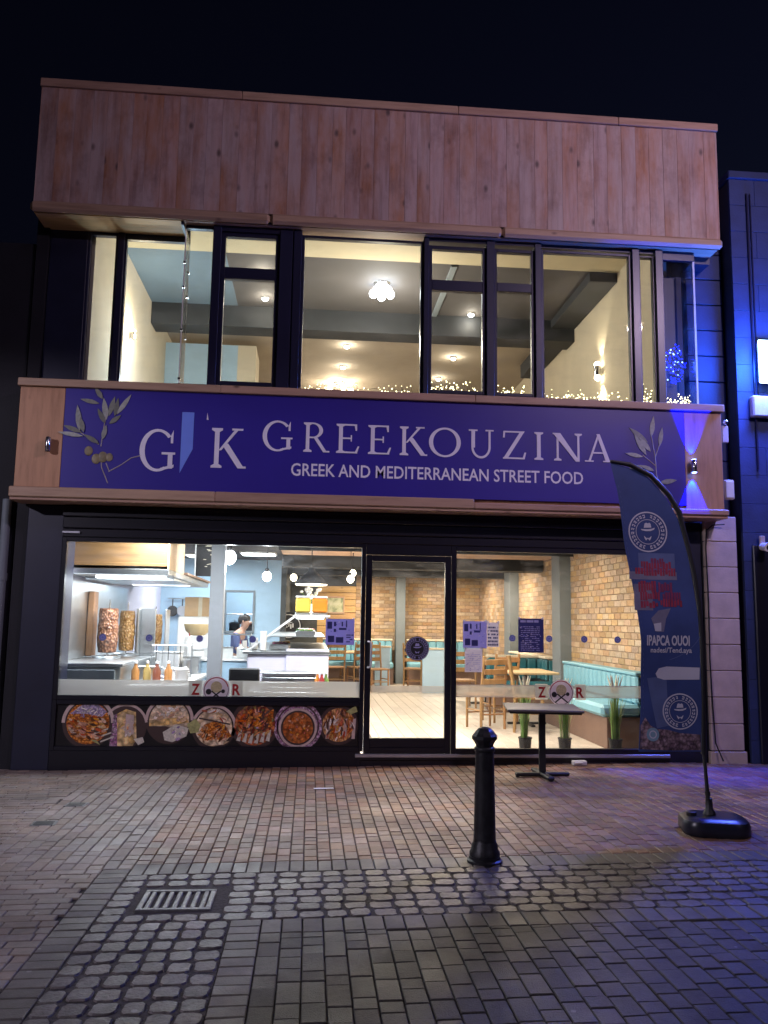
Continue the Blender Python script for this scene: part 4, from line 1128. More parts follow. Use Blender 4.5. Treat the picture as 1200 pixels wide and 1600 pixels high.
P('blossoms', fm_, WHITE, o, 60)['kind'] = 'stuff'; P('stems', st3, GREENL, o)['kind'] = 'stuff'
for i, (x, y, w_, hh, m__, lb) in enumerate(((-1.80, 2.15, .15, .30, 'W', 'white paper stack standing by the utensil rack'), (-1.62, 2.75, .14, .22, 'S', 'steel container behind the utensil rack'), (-1.90, 1.35, .10, .16, 'S', 'low steel container behind the orange bottle'), (-1.58, 1.3, .11, .14, 'W', 'white tub beside the grey post'))):
    o = T('container', lb, 'container', (x, y, FZ+.68), R.uniform(-.2, .2), 'containers on the prep bench'); mm = WHITE if m__ == 'W' else STEEL
    P('container_body', MB().box(-w_, w_, -w_*.8, w_*.8, 0, hh, .01), mm, o); P('rim', MB().box(-w_-.01, w_+.01, -w_*.8-.01, w_*.8+.01, hh+.001, hh+.014, .003), mm, o)
o = T('mixing_bowl', 'wide yellow-beige bowl on a white stand behind the skewers', 'bowl', (-1.62, 3.4, FZ+.68))
P('stand', MB().box(-.16, .16, -.14, .14, 0, .50, .01), WHITE, o); P('bowl_body', MB().lathe([(.10, .502), (.17, .56), (.20, .66), (.19, .66), (.16, .58)], n=28), mat("beige_bowl", (.62, .46, .24), .5), o, 40)
cl3 = MB(); vs = []
for i in range(13):
    for j in range(9): vs.append((-.16+.32*i/12, -.12+.24*j/8, .012+.018*abs(math.sin(i*1.1+j*.7))+.012*math.sin(j*1.9)))
o = T('tea_towel', 'blue and white crumpled tea towel on the side counter', 'towel', (-1.72, 1.75, FZ+.682), .3)
P('cloth', cl3.add(vs, [(i*9+j, (i+1)*9+j, (i+1)*9+j+1, i*9+j+1) for i in range(12) for j in range(8)]), LILW, o, 60, fix=False)
P('stripes', MB().add([(v[0], v[1], v[2]+.002) for v in vs], [(i*9+j, (i+1)*9+j, (i+1)*9+j+1, i*9+j+1) for i in range(0, 12, 3) for j in range(8)]), BLUED, o, 60, fix=False)
for i, (x, y, z, r_, hh, lb) in enumerate(((-1.58, 2.15, .68, .07, .20, 'steel jug on the side counter near the grey post'), (-1.66, 2.45, .68, .055, .15, 'small steel jug behind the taller steel jug'), (-.70, 2.95, .875, .08, .22, 'steel jug at the right end of the prep counter'))):
    o = T('steel_jug', lb, 'jug', (x, y, FZ+z), R.uniform(0, 6), 'steel jugs in the kitchen')
    P('jug_body', MB().lathe([(r_*.9, 0), (r_, .01), (r_*.92, hh*.7), (r_*.8, hh), (r_*.86, hh+.01)], n=20), STEEL, o, 40)
    P('handle', MB().tube([(r_*.8, 0, hh*.9), (r_*1.7, 0, hh*.8), (r_*1.6, 0, hh*.3), (r_*.95, 0, hh*.2)], .008, 6), STEEL, o, 40)
for i, (x, y, z, n_, lb) in enumerate(((-1.48, 1.12, .68, 5, 'stack of white bowls at the front of the side counter'), (-1.25, 3.35, .875, 4, 'stack of white bowls in front of the cook'))):
    o = T('bowl_stack', lb, 'bowls', (x, y, FZ+z), 0, 'stacks of white bowls'); 
    for k in range(n_): P('bowl', MB().lathe([(.04, .025*k), (.05, .025*k+.004), (.085, .025*k+.045), (.088, .025*k+.05), (.08, .025*k+.048)], n=20), WHITE, o, 40)
wr = T('wall_rack', 'steel rack of hanging pans on the pale blue kitchen wall', 'rack', (-2.2, 6.93, 1.55))
P('rail', MB().cyl((-.45, 0, .35), (.45, 0, .35), .012, n=8), STEEL, wr)
for k in range(5):
    P('pan', MB().lathe([(.09, -.02), (.10, .0), (.095, .02)], (-.36+.18*k, -.02, .12), n=20, axis='y'), STEEL if k % 2 else IRON, wr, 40)
    P('pan_handle', MB().box(-.36+.18*k-.01, -.36+.18*k+.01, -.03, -.015, .21, .34, .003), BLK, wr)
# white appliances behind
fr_ = T('fridge', 'white upright fridge behind the skewers', 'fridge', (-1.75, 4.6, FZ))
P('body', MB().box(-.3, .3, -.3, .3, 0, 1.45, .02), WHITE, fr_)
P('door', MB().box(-.29, .29, -.33, -.301, .06, 1.42, .01), WHITE, fr_)
P('handle', MB().box(.2, .22, -.36, -.331, .7, 1.1, .006), STEEL, fr_)
bx2 = T('cardboard_box', 'brown cardboard box on top of the white fridge', 'box', (-1.72, 4.55, FZ+1.451))
P('box_body', MB().box(-.24, .24, -.2, .2, 0, .3, .004), mat("cardboard", (.50, .33, .18), .8, na=.1), bx2)
P('tape', MB().box(-.03, .03, -.203, -.2005, 0, .3), CREAM, bx2)
sh = T('steel_shelf', 'steel shelf with pots in the hatch behind the cook', 'shelf', (-1.25, 8.3, FZ))
P('upright', MB().box(-.5, -.46, -.15, .15, 0, 1.8, .004), STEEL, sh); P('upright', MB().box(.46, .5, -.15, .15, 0, 1.8, .004), STEEL, sh)
for z in (1.15, 1.5): P('shelf_board', MB().box(-.46, .46, -.16, .16, z, z+.025, .004), STEEL, sh)
for (x, r_, lb) in ((-.28, .11, 'dark pot at the left of the steel shelf'), (.02, .13, 'wide dark pot in the middle of the steel shelf'), (.3, .09, 'small dark pot at the right of the steel shelf')):
    o = T('pot', lb, 'pot', (-1.25+x, 8.3, FZ+1.176), 0, 'pots on the steel shelf')
    P('pot_body', MB().lathe([(r_*.95, 0), (r_, .02), (r_, .15), (r_*1.05, .16)], n=20), IRON, o, 40)
    P('lid', MB().lathe([(r_*1.03, .161), (r_*.8, .185), (.015, .195), (.02, .22)], n=20), STEEL, o, 40)
# bottles along the prep bench behind the frosted strip
BOTA = mat('amber_bottle', (.42, .19, .06), .3); BOTY = mat('ochre_bottle', (.46, .33, .12), .3); BOTR = mat('brown_jar', (.22, .07, .04), .3)
for i, (x, m__, lb) in enumerate(((-1.98, BOTA, 'orange bottle on the side counter, leftmost'), (-1.86, BOTY, 'yellow bottle on the side counter'), (-1.74, BOTR, 'dark red jar on the side counter'), (-1.62, BOTA, 'orange bottle on the side counter, rightmost'))):
    o = T('sauce_bottle', lb, 'bottle', (x, .95+.06*(i % 2), FZ+.68), 0, 'bottles on the prep bench')
    P('bottle_body', MB().lathe([(.042, 0), (.046, .01), (.046, .14), (.02, .19), (.018, .22)], n=14), m__, o, 40)
    P('cap', MB().lathe([(.021, .221), (.021, .245), (.008, .25)], n=12), WHITE, o, 40)
ut = T('utensil_rack', 'rack of hanging steel utensils above the prep bench', 'utensil rack', (-1.80, 2.0, FZ+.68))
P('rail', MB().cyl((-.2, 0, .40), (.3, 0, .40), .008, n=8), STEEL, ut)
P('rail_post', MB().cyl((-.2, 0, 0), (-.2, 0, .40), .008, n=8), STEEL, ut); P('rail_post', MB().cyl((.3, 0, 0), (.3, 0, .40), .008, n=8), STEEL, ut)
for k in range(6):
    P('utensil', MB().cyl((-.14+.075*k, -.012, .13), (-.14+.075*k, -.012, .40), .006, n=6).ball((-.14+.075*k, -.012, .10), .03, 10, 1, .3, 1.2), STEEL if k % 2 else BLK, ut, 40)

# ------------------------------------------------------------------ cook
def skin(name, verts, edges, radii, m, root=0, parent=None, sub=2, label=None):
    me = bpy.data.meshes.new(name); me.from_pydata(verts, edges, [])
    o = bpy.data.objects.new(name, me); COL.objects.link(o)
    sk = o.modifiers.new('skin', 'SKIN'); sk.use_smooth_shade = True
    sb = o.modifiers.new('sub', 'SUBSURF'); sb.levels = sub; sb.render_levels = sub
    for i, r_ in enumerate(radii):
        v = me.skin_vertices[0].data[i]; v.radius = r_ if isinstance(r_, tuple) else (r_, r_); v.use_root = (i == root)
    dg = bpy.context.evaluated_depsgraph_get(); dg.update()
    nm = bpy.data.meshes.new_from_object(o.evaluated_get(dg)); bpy.data.objects.remove(o)
    nm.name = name; nm.materials.clear(); nm.materials.append(m)
    return P(name, nm, m, parent, label=label)
pe = T('person', 'dark-haired cook in a blue shirt and white apron looking down at the worktop', 'person', (-1.26, 5.9, FZ-.10), rad(70))
pe.scale = (.9, .9, .9)
# local frame: the cook faces -y
V = [(0,0,.95),(0,.02,1.12),(0,.0,1.30),(0,-.05,1.42),(0,-.10,1.49),(0,-.15,1.56),(0,-.165,1.64),(0,-.15,1.70),
     (.17,-.04,1.38),(.22,-.10,1.12),(.17,-.30,1.02),(.13,-.40,.99),
     (-.17,-.04,1.38),(-.22,-.10,1.12),(-.17,-.30,1.02),(-.13,-.40,.99),
     (.10,0,.86),(.11,-.01,.48),(.11,.03,.09),(.115,-.10,.04),(-.10,0,.86),(-.11,-.01,.48),(-.11,.03,.09),(-.115,-.10,.04)]
E_ = [(0,1),(1,2),(2,3),(3,4),(4,5),(5,6),(6,7),(3,8),(8,9),(9,10),(10,11),(3,12),(12,13),(13,14),(14,15),(0,16),(16,17),(17,18),(18,19),(0,20),(20,21),(21,22),(22,23)]
Rr = [(.15,.11),(.14,.105),(.16,.11),(.11,.08),.052,(.07,.08),(.085,.10),(.05,.06),.065,.045,.035,.028,.065,.045,.035,.028,.085,.06,.042,.03,.085,.06,.042,.03]
body = skin('body', V, E_, Rr, SKIN, 0, pe)
for sx in (1, -1):
    for k in range(5):
        a = (-.03+.015*k)
        P('finger', MB().tube([(.13*sx+a, -.42, .985), (.13*sx+a*1.1, -.46, .975), (.13*sx+a*1.1, -.485, .955)] if k else [(.13*sx-.03*sx, -.40, .985), (.10*sx-.02*sx, -.43, .97), (.09*sx-.01*sx, -.45, .955)], [.009, .008, .006], 6), SKIN, body, 60)
skin('shirt', [V[i] for i in (0,1,2,3)]+[V[8],V[9],V[12],V[13]], [(0,1),(1,2),(2,3),(3,4),(4,5),(3,6),(6,7)], [(.165,.125),(.16,.12),(.178,.125),(.12,.085),.08,.062,.08,.062], SHIRT, 0, pe)
skin('trousers', [V[0],V[16],V[17],V[18],V[20],V[21],V[22]], [(0,1),(1,2),(2,3),(0,4),(4,5),(5,6)], [(.158,.118),.098,.074,.06,.098,.074,.06], TROUS, 0, pe)
P('hair', MB().ball((0, -.135, 1.705), .112, 18, .92, 1.05, .80).ball((0, -.075, 1.67), .085, 16, 1.0, .8, 1.0), HAIR, pe, 60)
P('apron', MB().prism([(-.17, .55), (.17, .55), (.18, .98), (.10, 1.02), (.09, 1.28), (-.09, 1.28), (-.10, 1.02), (-.18, .98)], -.165, -.145), WHITE, pe)
for sx in (1, -1):
    P('ear', MB().ball((.092*sx, -.15, 1.635), .025, 10, .4, .7, 1.2), SKIN, body, 60)
    P('eye', MB().ball((.035*sx, -.258, 1.645), .011, 10), WHITE, body, 60)
    P('shoe', MB().ball((.113*sx, -.06, .045), .06, 14, .8, 2.1, .75), BLK, pe, 60)
P('nose', MB().ball((0, -.272, 1.625), .018, 10, .8, 1, 1.3), SKIN, body, 60)
P('mouth', MB().box(-.025, .025, -.262, -.25, 1.585, 1.592, .002), REDV, body)

# ------------------------------------------------------------------ ground-floor lamps (each carries its own light)
def pendant_bulb(label, x, y, z, r, m, power, col, cord=True):
    o = T('pendant_lamp', label, 'lamp', (x, y, z), 0, 'hanging lamps on the ground floor')
    P('bulb', MB().ball((0, 0, 0), r, 16, 1, 1, 1.1), m, o, 60)
    P('socket', MB().lathe([(r*.35, r*.98), (r*.42, r*1.1), (r*.42, r*1.7), (r*.12, r*1.9)], n=14), BLK, o, 40)
    P('cord', MB().cyl((0, 0, r*1.9), (0, 0, 2.655-z), .006, n=6), BLK, o)
    LIGHT('lamp_light', 'POINT', (0, 0, -r-.06), power, col, o, .05)
    return o
WARM = (1.0, .80, .54); COOL = (.88, .95, 1.0)
pendant_bulb('large glowing globe lamp beside the grey post', -1.06, 1.9, 2.33, .085, COOLB, 26, COOL)
pendant_bulb('bare bulb in a wire cage in front of the pale blue wall', -.60, 2.4, 2.12, .06, COOLB, 12, COOL)
pendant_bulb('small bulb behind the dome lamp at its left', -.30, 5.2, 2.25, .055, WARMB, 8, WARM)
pendant_bulb('upper small bulb at the right edge of the left shop window', .66, 4.4, 2.30, .05, WARMB, 7, WARM)
pendant_bulb('lower small bulb at the right edge of the left shop window', .60, 3.9, 2.18, .055, WARMB, 7, WARM)
dm = T('dome_lamp', 'black dome pendant lamp over the serving counter', 'lamp', (.0, 3.0, 2.05), 0, 'hanging lamps on the ground floor')
P('shade', MB().lathe([(.235, 0), (.24, .01), (.20, .05), (.10, .15), (.05, .20), (.045, .24)], n=32), BLK, dm, 50)
P('diffuser', MB().lathe([(.215, -.012), (.225, -.004), (.2, -.002)], n=28), WARMB, dm)
P('cord', MB().cyl((0, 0, .24), (0, 0, .605), .008, n=6), BLK, dm)
LIGHT('lamp_light', 'AREA', (0, 0, -.03), 14, (1, .93, .82), dm, .35, (0, 0, -1))
def spot_fix(label, x, y, z, power, col, name='ceiling_light', size=.25, group='round ceiling lights of the dining room'):
    o = T(name, label, 'ceiling light', (x, y, z), 0, group)
    P('rim', MB().lathe([(.075, -.02), (.085, -.004), (.085, 0), (.06, 0)], n=24), WHITE, o, 40)
    P('lens', MB().lathe([(.06, -.026), (.066, -.021), (.05, -.0205)], n=20), WARMB, o)
    LIGHT('lamp_light', 'AREA', (0, 0, -.035), power, col, o, size, (0, 0, -1))
    return o
DIN = (1.0, .83, .63)
for (x, y, p, lb) in ((1.2, .8, 40, 'round ceiling light just inside the entrance door'), (2.1, .9, 36, 'round ceiling light over the potted grasses'), (2.9, 2.6, 20, 'round ceiling light over the first dining table'),
                      (1.3, 3.2, 18, 'round ceiling light over the gangway'), (3.2, 6.4, 34, 'round ceiling light over the second dining table'), (1.4, 6.5, 24, 'round ceiling light in the middle of the gangway'),
                      (1.4, 9.6, 32, 'round ceiling light before the back brick wall'), (3.1, 9.4, 32, 'round ceiling light in the back right corner'), (.4, 9.0, 16, 'round ceiling light before the golden panelling')):
    spot_fix(lb, x, y, 2.655 if y < 3.5 else 2.60, p*1.35, DIN)
for (x, y, p, lb) in ((-1.75, .50, 52, 'square kitchen light just behind the left shop window over the bottles'), (-.25, .55, 40, 'square kitchen light just behind the left shop window over the counter'), (-1.9, 5.9, 26, 'square kitchen light over the cook'), (-.9, 5.2, 20, 'square kitchen light before the pale blue wall'), (-1.3, 8.3, 24, 'square kitchen light in the back kitchen')):
    o = T('kitchen_light', lb, 'ceiling light', (x, y, 2.655), 0, 'kitchen ceiling lights')
    P('housing', MB().box(-.3, .3, -.3, .3, -.03, 0, .004), WHITE, o); P('diffuser', MB().box(-.27, .27, -.27, .27, -.036, -.0305, .002), KITL, o)
    LIGHT('lamp_light', 'AREA', (0, 0, -.05), p, COOL, o, .5, (0, 0, -1))
LIGHT('tube_glow', 'AREA', (.05, -1.32, -.01), 16, COOL, hd, .6, (0, 0, -1))
LIGHT('tube_glow', 'AREA', (.05, .68, -.01), 16, COOL, hd, .6, (0, 0, -1))
LIGHT('display_glow', 'AREA', (0, .3, 1.43), 14, (.95, .96, 1.0), c, .35, (0, 0, -1))

# ------------------------------------------------------------------ upper room
UZ = 3.9
SW('upper_floor', MB().box(-2.5, 4.0, .21, 9.2, 3.881, UZ), FLOORP, 'floor of the upper room')
SW('upper_wall', MB().box(-2.562, -2.50, .13, 9.3, UZ, 6.35), CREAM, 'cream left wall of the upper room')
SW('upper_wall', MB().box(4.0, 4.09, .13, 9.3, UZ, 6.35), CREAM, 'cream right wall of the upper room with the wall light')
SW('upper_wall', MB().box(-2.5, 4.0, 9.2, 9.3, UZ, 6.35), WARMW, 'beige back wall of the upper room')
SW('upper_wall', MB().box(-2.5, -1.32, 4.6, 4.7, UZ, 6.06), BLUEW, 'partition wall in the upper room, coloured as lit pale blue')  # bluish lamplight is put into the wall colour
SW('upper_wall', MB().box(-1.32, -1.02, 4.6, 5.4, UZ, 6.06), CREAM, 'cream end of the partition in the upper room')
SW('upper_ceiling', MB().box(-2.5, 4.0, .13, 1.45, 6.25, 6.33), CREAMC, 'cream strip of ceiling along the upper windows')
SW('upper_ceiling', MB().box(-1.22, 4.0, 1.451, 3.3, 6.25, 6.33), DARKC, 'charcoal front ceiling of the upper room')
SW('upper_ceiling', MB().box(-2.5, -1.221, 1.451, 3.3, 6.25, 6.33), mat("blue_lit_ceiling", (.13, .19, .25), .8, ns=1.5), 'part of the front ceiling coloured as lit slate blue')  # same ceiling, with bluish lamplight put into its colour
SW('upper_ceiling', MB().box(-2.5, 4.0, 3.701, 9.2, 6.25, 6.33), WARMW, 'beige rear ceiling of the upper room')
SW('upper_beam', MB().box(-2.5, 4.0, 3.3, 3.7, 5.92, 6.33, .006), DARKB, 'dark beam across the ceiling of the upper room')
SW('upper_beam', MB().box(3.62, 4.0, 1.46, 3.299, 6.12, 6.249, .006), DARKB, 'dark boxed beam along the right wall')
SW('upper_beam', MB().box(3.72, 4.0, 3.701, 5.6, 6.0, 6.249, .006), DARKB, 'stepped dark beam beyond the cross beam')
SW('upper_beam', MB().box(1.74, 1.82, 1.47, 3.299, 6.22, 6.2495, .004), GREYB, 'pale conduit strip along the front ceiling')
cl_ = T('chandelier', 'cluster ceiling lamp with five bright bulbs in the large upper window', 'lamp', (.88, 2.2, 6.25))
P('rose', MB().lathe([(.05, -.05), (.10, -.03), (.12, 0)], n=20), CHROME, cl_, 40)
for k in range(5):
    a = 2*math.pi*k/5+.3
    ar = P('arm', MB().tube([(0, 0, -.05), (.07*math.cos(a), .07*math.sin(a), -.09), (.11*math.cos(a), .11*math.sin(a), -.10)], .008, 6), CHROME, cl_, 40)
    P('bulb', MB().ball((.125*math.cos(a), .125*math.sin(a), -.14), .058, 12, 1, 1, 1.1), COOLB, ar, 60)
LIGHT('lamp_light', 'POINT', (0, 0, -.85), 95, (1, .89, .70), cl_, .15)
cl2 = T('chandelier', 'second cluster lamp glowing low at the back of the upper room', 'lamp', (.45, 7.2, 6.25))
P('rose', MB().lathe([(.05, -.05), (.10, -.03), (.12, 0)], n=20), CHROME, cl2, 40)
for k in range(5):
    a = 2*math.pi*k/5
    ar = P('arm', MB().tube([(0, 0, -.05), (.12*math.cos(a), .12*math.sin(a), -.10), (.22*math.cos(a), .22*math.sin(a), -.12)], .008, 6), CHROME, cl2, 40)
    P('bulb', MB().ball((.24*math.cos(a), .24*math.sin(a), -.17), .05, 12, 1, 1, 1.2), WARMB, ar, 60)
LIGHT('lamp_light', 'POINT', (0, 0, -.35), 45, (1, .84, .62), cl2, .15)
def down(x, y, lb, p=7):
    o = T('downlight', lb, 'ceiling light', (x, y, 6.249), 0, 'downlights of the upper room')
    P('rim', MB().lathe([(.05, -.03), (.06, -.004), (.06, 0)], n=20), WHITE, o, 40)
    P('lens', MB().ball((0, 0, -.035), .042, 12, 1, 1, .6), COOLB, o, 60)
    LIGHT('lamp_light', 'POINT', (0, 0, -.12), p, (1, .88, .68), o, .05)
down(-.77, 2.0, 'bright downlight in the top light left of the wide post'); down(-.79, 2.9, 'downlight just below the top light left of the wide post')
down(2.33, 3.15, 'downlight behind the casement right of the large middle pane', 5); down(.50, 4.9, 'upper downlight of the pair in the large middle pane', 5); down(.48, 6.1, 'lower downlight of the pair in the large middle pane', 4)
down(2.42, 5.3, 'upper small downlight behind the right casement', 5); down(2.35, 6.6, 'lower small downlight behind the right casement', 4)
bl = T('blue_uplight', 'small white uplight behind the glass corner', 'lamp', (-1.72, 1.6, UZ))
P('body', MB().lathe([(.05, 0), (.06, .02), (.05, .22), (.04, .24)], n=16), WHITE, bl, 40); P('lens', MB().ball((0, 0, .25), .04, 12), COOLB, bl, 60)
LIGHT('lamp_light', 'POINT', (0, .1, .55), 34, (.50, .76, 1.0), bl, .1)
wl = T('wall_light', 'up-and-down wall light on the cream right wall', 'lamp', (3.93, 2.1, 5.08))
P('body', MB().lathe([(.045, -.07), (.05, -.06), (.05, .06), (.045, .07)], n=18), CHROME, wl, 40); P('bracket', MB().box(.03, .07, -.03, .03, -.04, .04, .004), CHROME, wl)
P('lens', MB().ball((0, 0, .095), .045, 14), WARMB, wl, 60); P('lens', MB().ball((0, 0, -.095), .045, 14), WARMB, wl, 60)
LIGHT('lamp_light', 'SPOT', (0, 0, .15), 14, (1, .85, .6), wl, .03, (0.02, 0, 1), 85, .6); LIGHT('lamp_light', 'SPOT', (0, 0, -.15), 30, (1, .85, .6), wl, .03, (.02, 0, -1), 95, .6)
wl2 = T('wall_light', 'small wall light on the cream left wall of the upper room', 'lamp', (-2.44, 1.95, 5.25))
P('body', MB().lathe([(.03, -.05), (.035, -.045), (.035, .045), (.03, .05)], n=18), CHROME, wl2, 40); P('bracket', MB().box(-.058, -.03, -.02, .02, -.03, .03, .004), CHROME, wl2)
P('lens', MB().ball((0, 0, .06), .03, 12), WARMB, wl2, 60)
LIGHT('lamp_light', 'POINT', (.12, -.05, 0), 26, (1, .86, .6), wl2, .05)
# fairy lights along the sills
def fairy(name, label, x0, x1, n, zmax, y=-.135, m=TINYB, group='fairy lights along the upper sill', z00=3.985):
    o = T(name, label, 'fairy lights', ((x0+x1)/2, y, z00), 0, group)
    cx = (x0+x1)/2; pts = []; mb = MB()
    for i in range(n):
        x = R.uniform(x0+.02, x1-.02)-cx; z = .03+abs(R.gauss(0, .45))*zmax; z = min(z, zmax*1.3); yy = R.uniform(-.02, .05)
        pts.append((x, yy, z)); mb.ball((x, yy, z), R.choice((.0045, .006, .008)), 6)
    b = P('bulbs', mb, m, o); b['kind'] = 'stuff'
    pts.sort(); w_ = P('wire', MB().tube(pts, .0018, 4), BLK, o)
    return o
fairy('fairy_lights', 'fairy lights along the sill of the large middle pane', -.17, 1.12, 70, .10)
fairy('fairy_lights', 'fairy lights bunched behind the casement right of the large middle pane', 1.24, 1.81, 60, .17, -.11, z00=4.03)
fairy('fairy_lights', 'fairy lights behind the narrower casement', 1.98, 2.36, 30, .12, -.11, z00=4.03)
fairy('fairy_lights', 'fairy lights along the sill of the pane with the wall light', 2.5, 3.5, 75, .12)
fairy('fairy_lights', 'fairy lights behind the slim pane', 3.62, 3.78, 30, .22)
fairy('fairy_lights', 'dense fairy lights at the sill of the end pane', 3.9, 4.24, 60, .12)
tw = T('reflection_bulbs', 'added bunch of blue bulbs for a blue reflection in the end pane', 'fairy lights', (4.09, -.02, 4.52))  # bulbs added to stand for a blue reflection in the glass
w_ = MB(); b1 = MB(); b2 = MB()
for i in range(150):
    a = R.uniform(0, 2*math.pi); q = R.random()**.5
    p = (.115*q*math.cos(a), R.uniform(-.05, .05), .23*q*math.sin(a))
    (b1 if R.random() < .86 else b2).ball(p, R.choice((.006, .009)), 6)
    if i % 5 == 0: w_.tube([(R.uniform(-.03, .03), 0, R.uniform(-.1, .1)), (p[0]*.7, p[1], p[2]*.7), p], .002, 4)
P('twigs', w_, BLK, tw)['kind'] = 'stuff'; P('blue_bulbs', b1, TINYBL, tw)['kind'] = 'stuff'; P('ice_bulbs', b2, TINYBW, tw)['kind'] = 'stuff'
LIGHT('lamp_light', 'POINT', (0, -.0, 0), 3, (.05, .12, 1.0), tw, .12)
TAG(P('window_screen', MB().box(3.97, 4.245, .085, .125, 3.98, 5.62), NAVY), 'dark blue screen behind the end pane', 'screen')

# ------------------------------------------------------------------ lamps outside
def updown(label, x, z, lit, k=1.0):
    o = T('wall_lamp', label, 'lamp', (x, -.395, z), 0, 'up-and-down wall lamps on the sign ends')
    o.scale = (.75, 1, .8)
    P('body', MB().lathe([(.034, -.085), (.038, -.08), (.038, .08), (.034, .085)], n=20), CHROME, o, 40)
    P('bracket', MB().box(-.02, .02, .03, .059, -.03, .03, .003), CHROME, o)
    for s_ in (-1, 1):
        P('lens', MB().lathe([(.03, .0855*s_), (.03, .092*s_)] if s_ > 0 else [(.03, -.092), (.03, -.0855)], n=16), BEAMB if lit else BLK, o)
        if lit:
            LIGHT('lamp_light', 'SPOT', (0, 0.0, .10*s_), 520 if s_ < 0 else 260, (.0, .003, 1.0), o, .010, (0, .16, s_), 52, .35)
    return o
updown('chrome wall lamp throwing blue light up and down on the right sign end', 4.10, 3.265, True)
updown('unlit chrome wall lamp on the left sign end', -2.70, 3.275, False)
fl_ = T('floodlight', 'rectangular floodlight glowing cyan-white on the stone building', 'floodlight', (5.09, -.22, 4.52))
P('housing', MB().box(-.11, .11, -.03, .03, -.24, .24, .015), WHITE, fl_)
P('face', MB().box(-.125, .125, -.048, -.0305, -.25, .25, .008), FLOOD, fl_)
P('bracket', MB().box(-.03, .03, .03, .115, -.04, .04, .004), BLK, fl_)
LIGHT('lamp_light', 'POINT', (-.02, -.13, 0), 300, (.03, .15, 1.0), fl_, .22)
LIGHT('lamp_light', 'AREA', (-.02, -.20, -.05), 70, (.14, .12, 1.0), fl_, .6, (-.25, -1, -.75))
jb = T('junction_box', 'pale junction box below the floodlight', 'junction box', (5.02, -.15, 4.02))
P('box_body', MB().box(-.11, .14, -.05, .035, -.12, .12, .01), PALEBLK, jb); P('lid', MB().box(-.10, .13, -.058, -.0505, -.11, .11, .004), PALEBLK, jb)
ub = T('small_bracket', 'small pale bracket fixed beside the top right end of the sign', 'bracket', (4.56, -.2, 3.72))
P('plate', MB().box(-.035, .035, -.02, .02, -.14, .05, .006), PALEBLK, ub); P('knob', MB().ball((.0, -.03, .09), .03, 12), CHROME, ub, 60)
ub2 = T('sensor_box', 'small pale sensor box beside the lower right end of the sign', 'sensor', (4.55, -.25, 3.05))
P('box_body', MB().box(-.05, .06, -.03, .03, -.12, .10, .012), PALEBLK, ub2); P('cover', MB().box(-.04, .05, -.037, -.031, -.10, .08, .004), WHITE, ub2)
cctv = T('security_camera', 'small white security camera on the doorway of the stone building', 'camera', (4.97, -.20, 2.43))
P('camera_body', MB().cyl((0, .04, 0), (0, -.09, -.02), .045, .05, 16), WHITE, cctv, 40); P('lens', MB().cyl((0, -.091, -.02), (0, -.096, -.021), .03, .03, 14), BLK, cctv); P('mount', MB().box(-.03, .03, .03, .06, .02, .12, .006), PALEBLK, cctv)
sl_ = T('street_lamp', 'street lamp across the road that lights the parapet', 'street lamp', (6.9, -7.2, 0))
P('pole', MB().lathe([(.10, -.06), (.09, .9), (.06, 1.0), (.045, 6.9)], n=16), IRON, sl_, 40); P('arm', MB().tube([(0, 0, 6.85), (-.25, .25, 7.25), (-.7, .7, 7.35)], .035, 10), IRON, sl_, 40)
P('lamp_head', MB().box(-.98, -.62, .55, .91, 7.32, 7.42, .03), IRON, sl_); P('lens', MB().box(-.94, -.66, .59, .87, 7.305, 7.319, .004), WARMB, sl_)
LIGHT('lamp_light', 'SPOT', (-.8, .73, 7.25), 860, (.92, .68, 1.0), sl_, .14, (-4.2, 6.1, -1.5), 110, 1.0)

sl2_ = T('street_lamp', 'street lamp down the road that lights the sign and the left paving', 'street lamp', (-9.2, -8.6, 0))
P('pole', MB().lathe([(.10, -.06), (.09, .9), (.06, 1.0), (.045, 5.1)], n=16), IRON, sl2_, 40); P('arm', MB().tube([(0, 0, 5.05), (.15, .15, 5.35), (.5, .5, 5.42)], .03, 10), IRON, sl2_, 40)
P('lamp_head', MB().box(.38, .70, .38, .70, 5.39, 5.48, .03), IRON, sl2_); P('lens', MB().box(.41, .67, .41, .67, 5.375, 5.389, .004), WARMB, sl2_)
LIGHT('lamp_light', 'SPOT', (.54, .54, 5.30), 1080, (.86, .78, 1.0), sl2_, .12, (.02, .04, -1), 166, .10)

# ------------------------------------------------------------------ prints on the glass
YG = -.009
def sticker(label, x, z, r, y=YG):
    o = T('round_sticker', label, 'sticker', (x, y, z)); return o
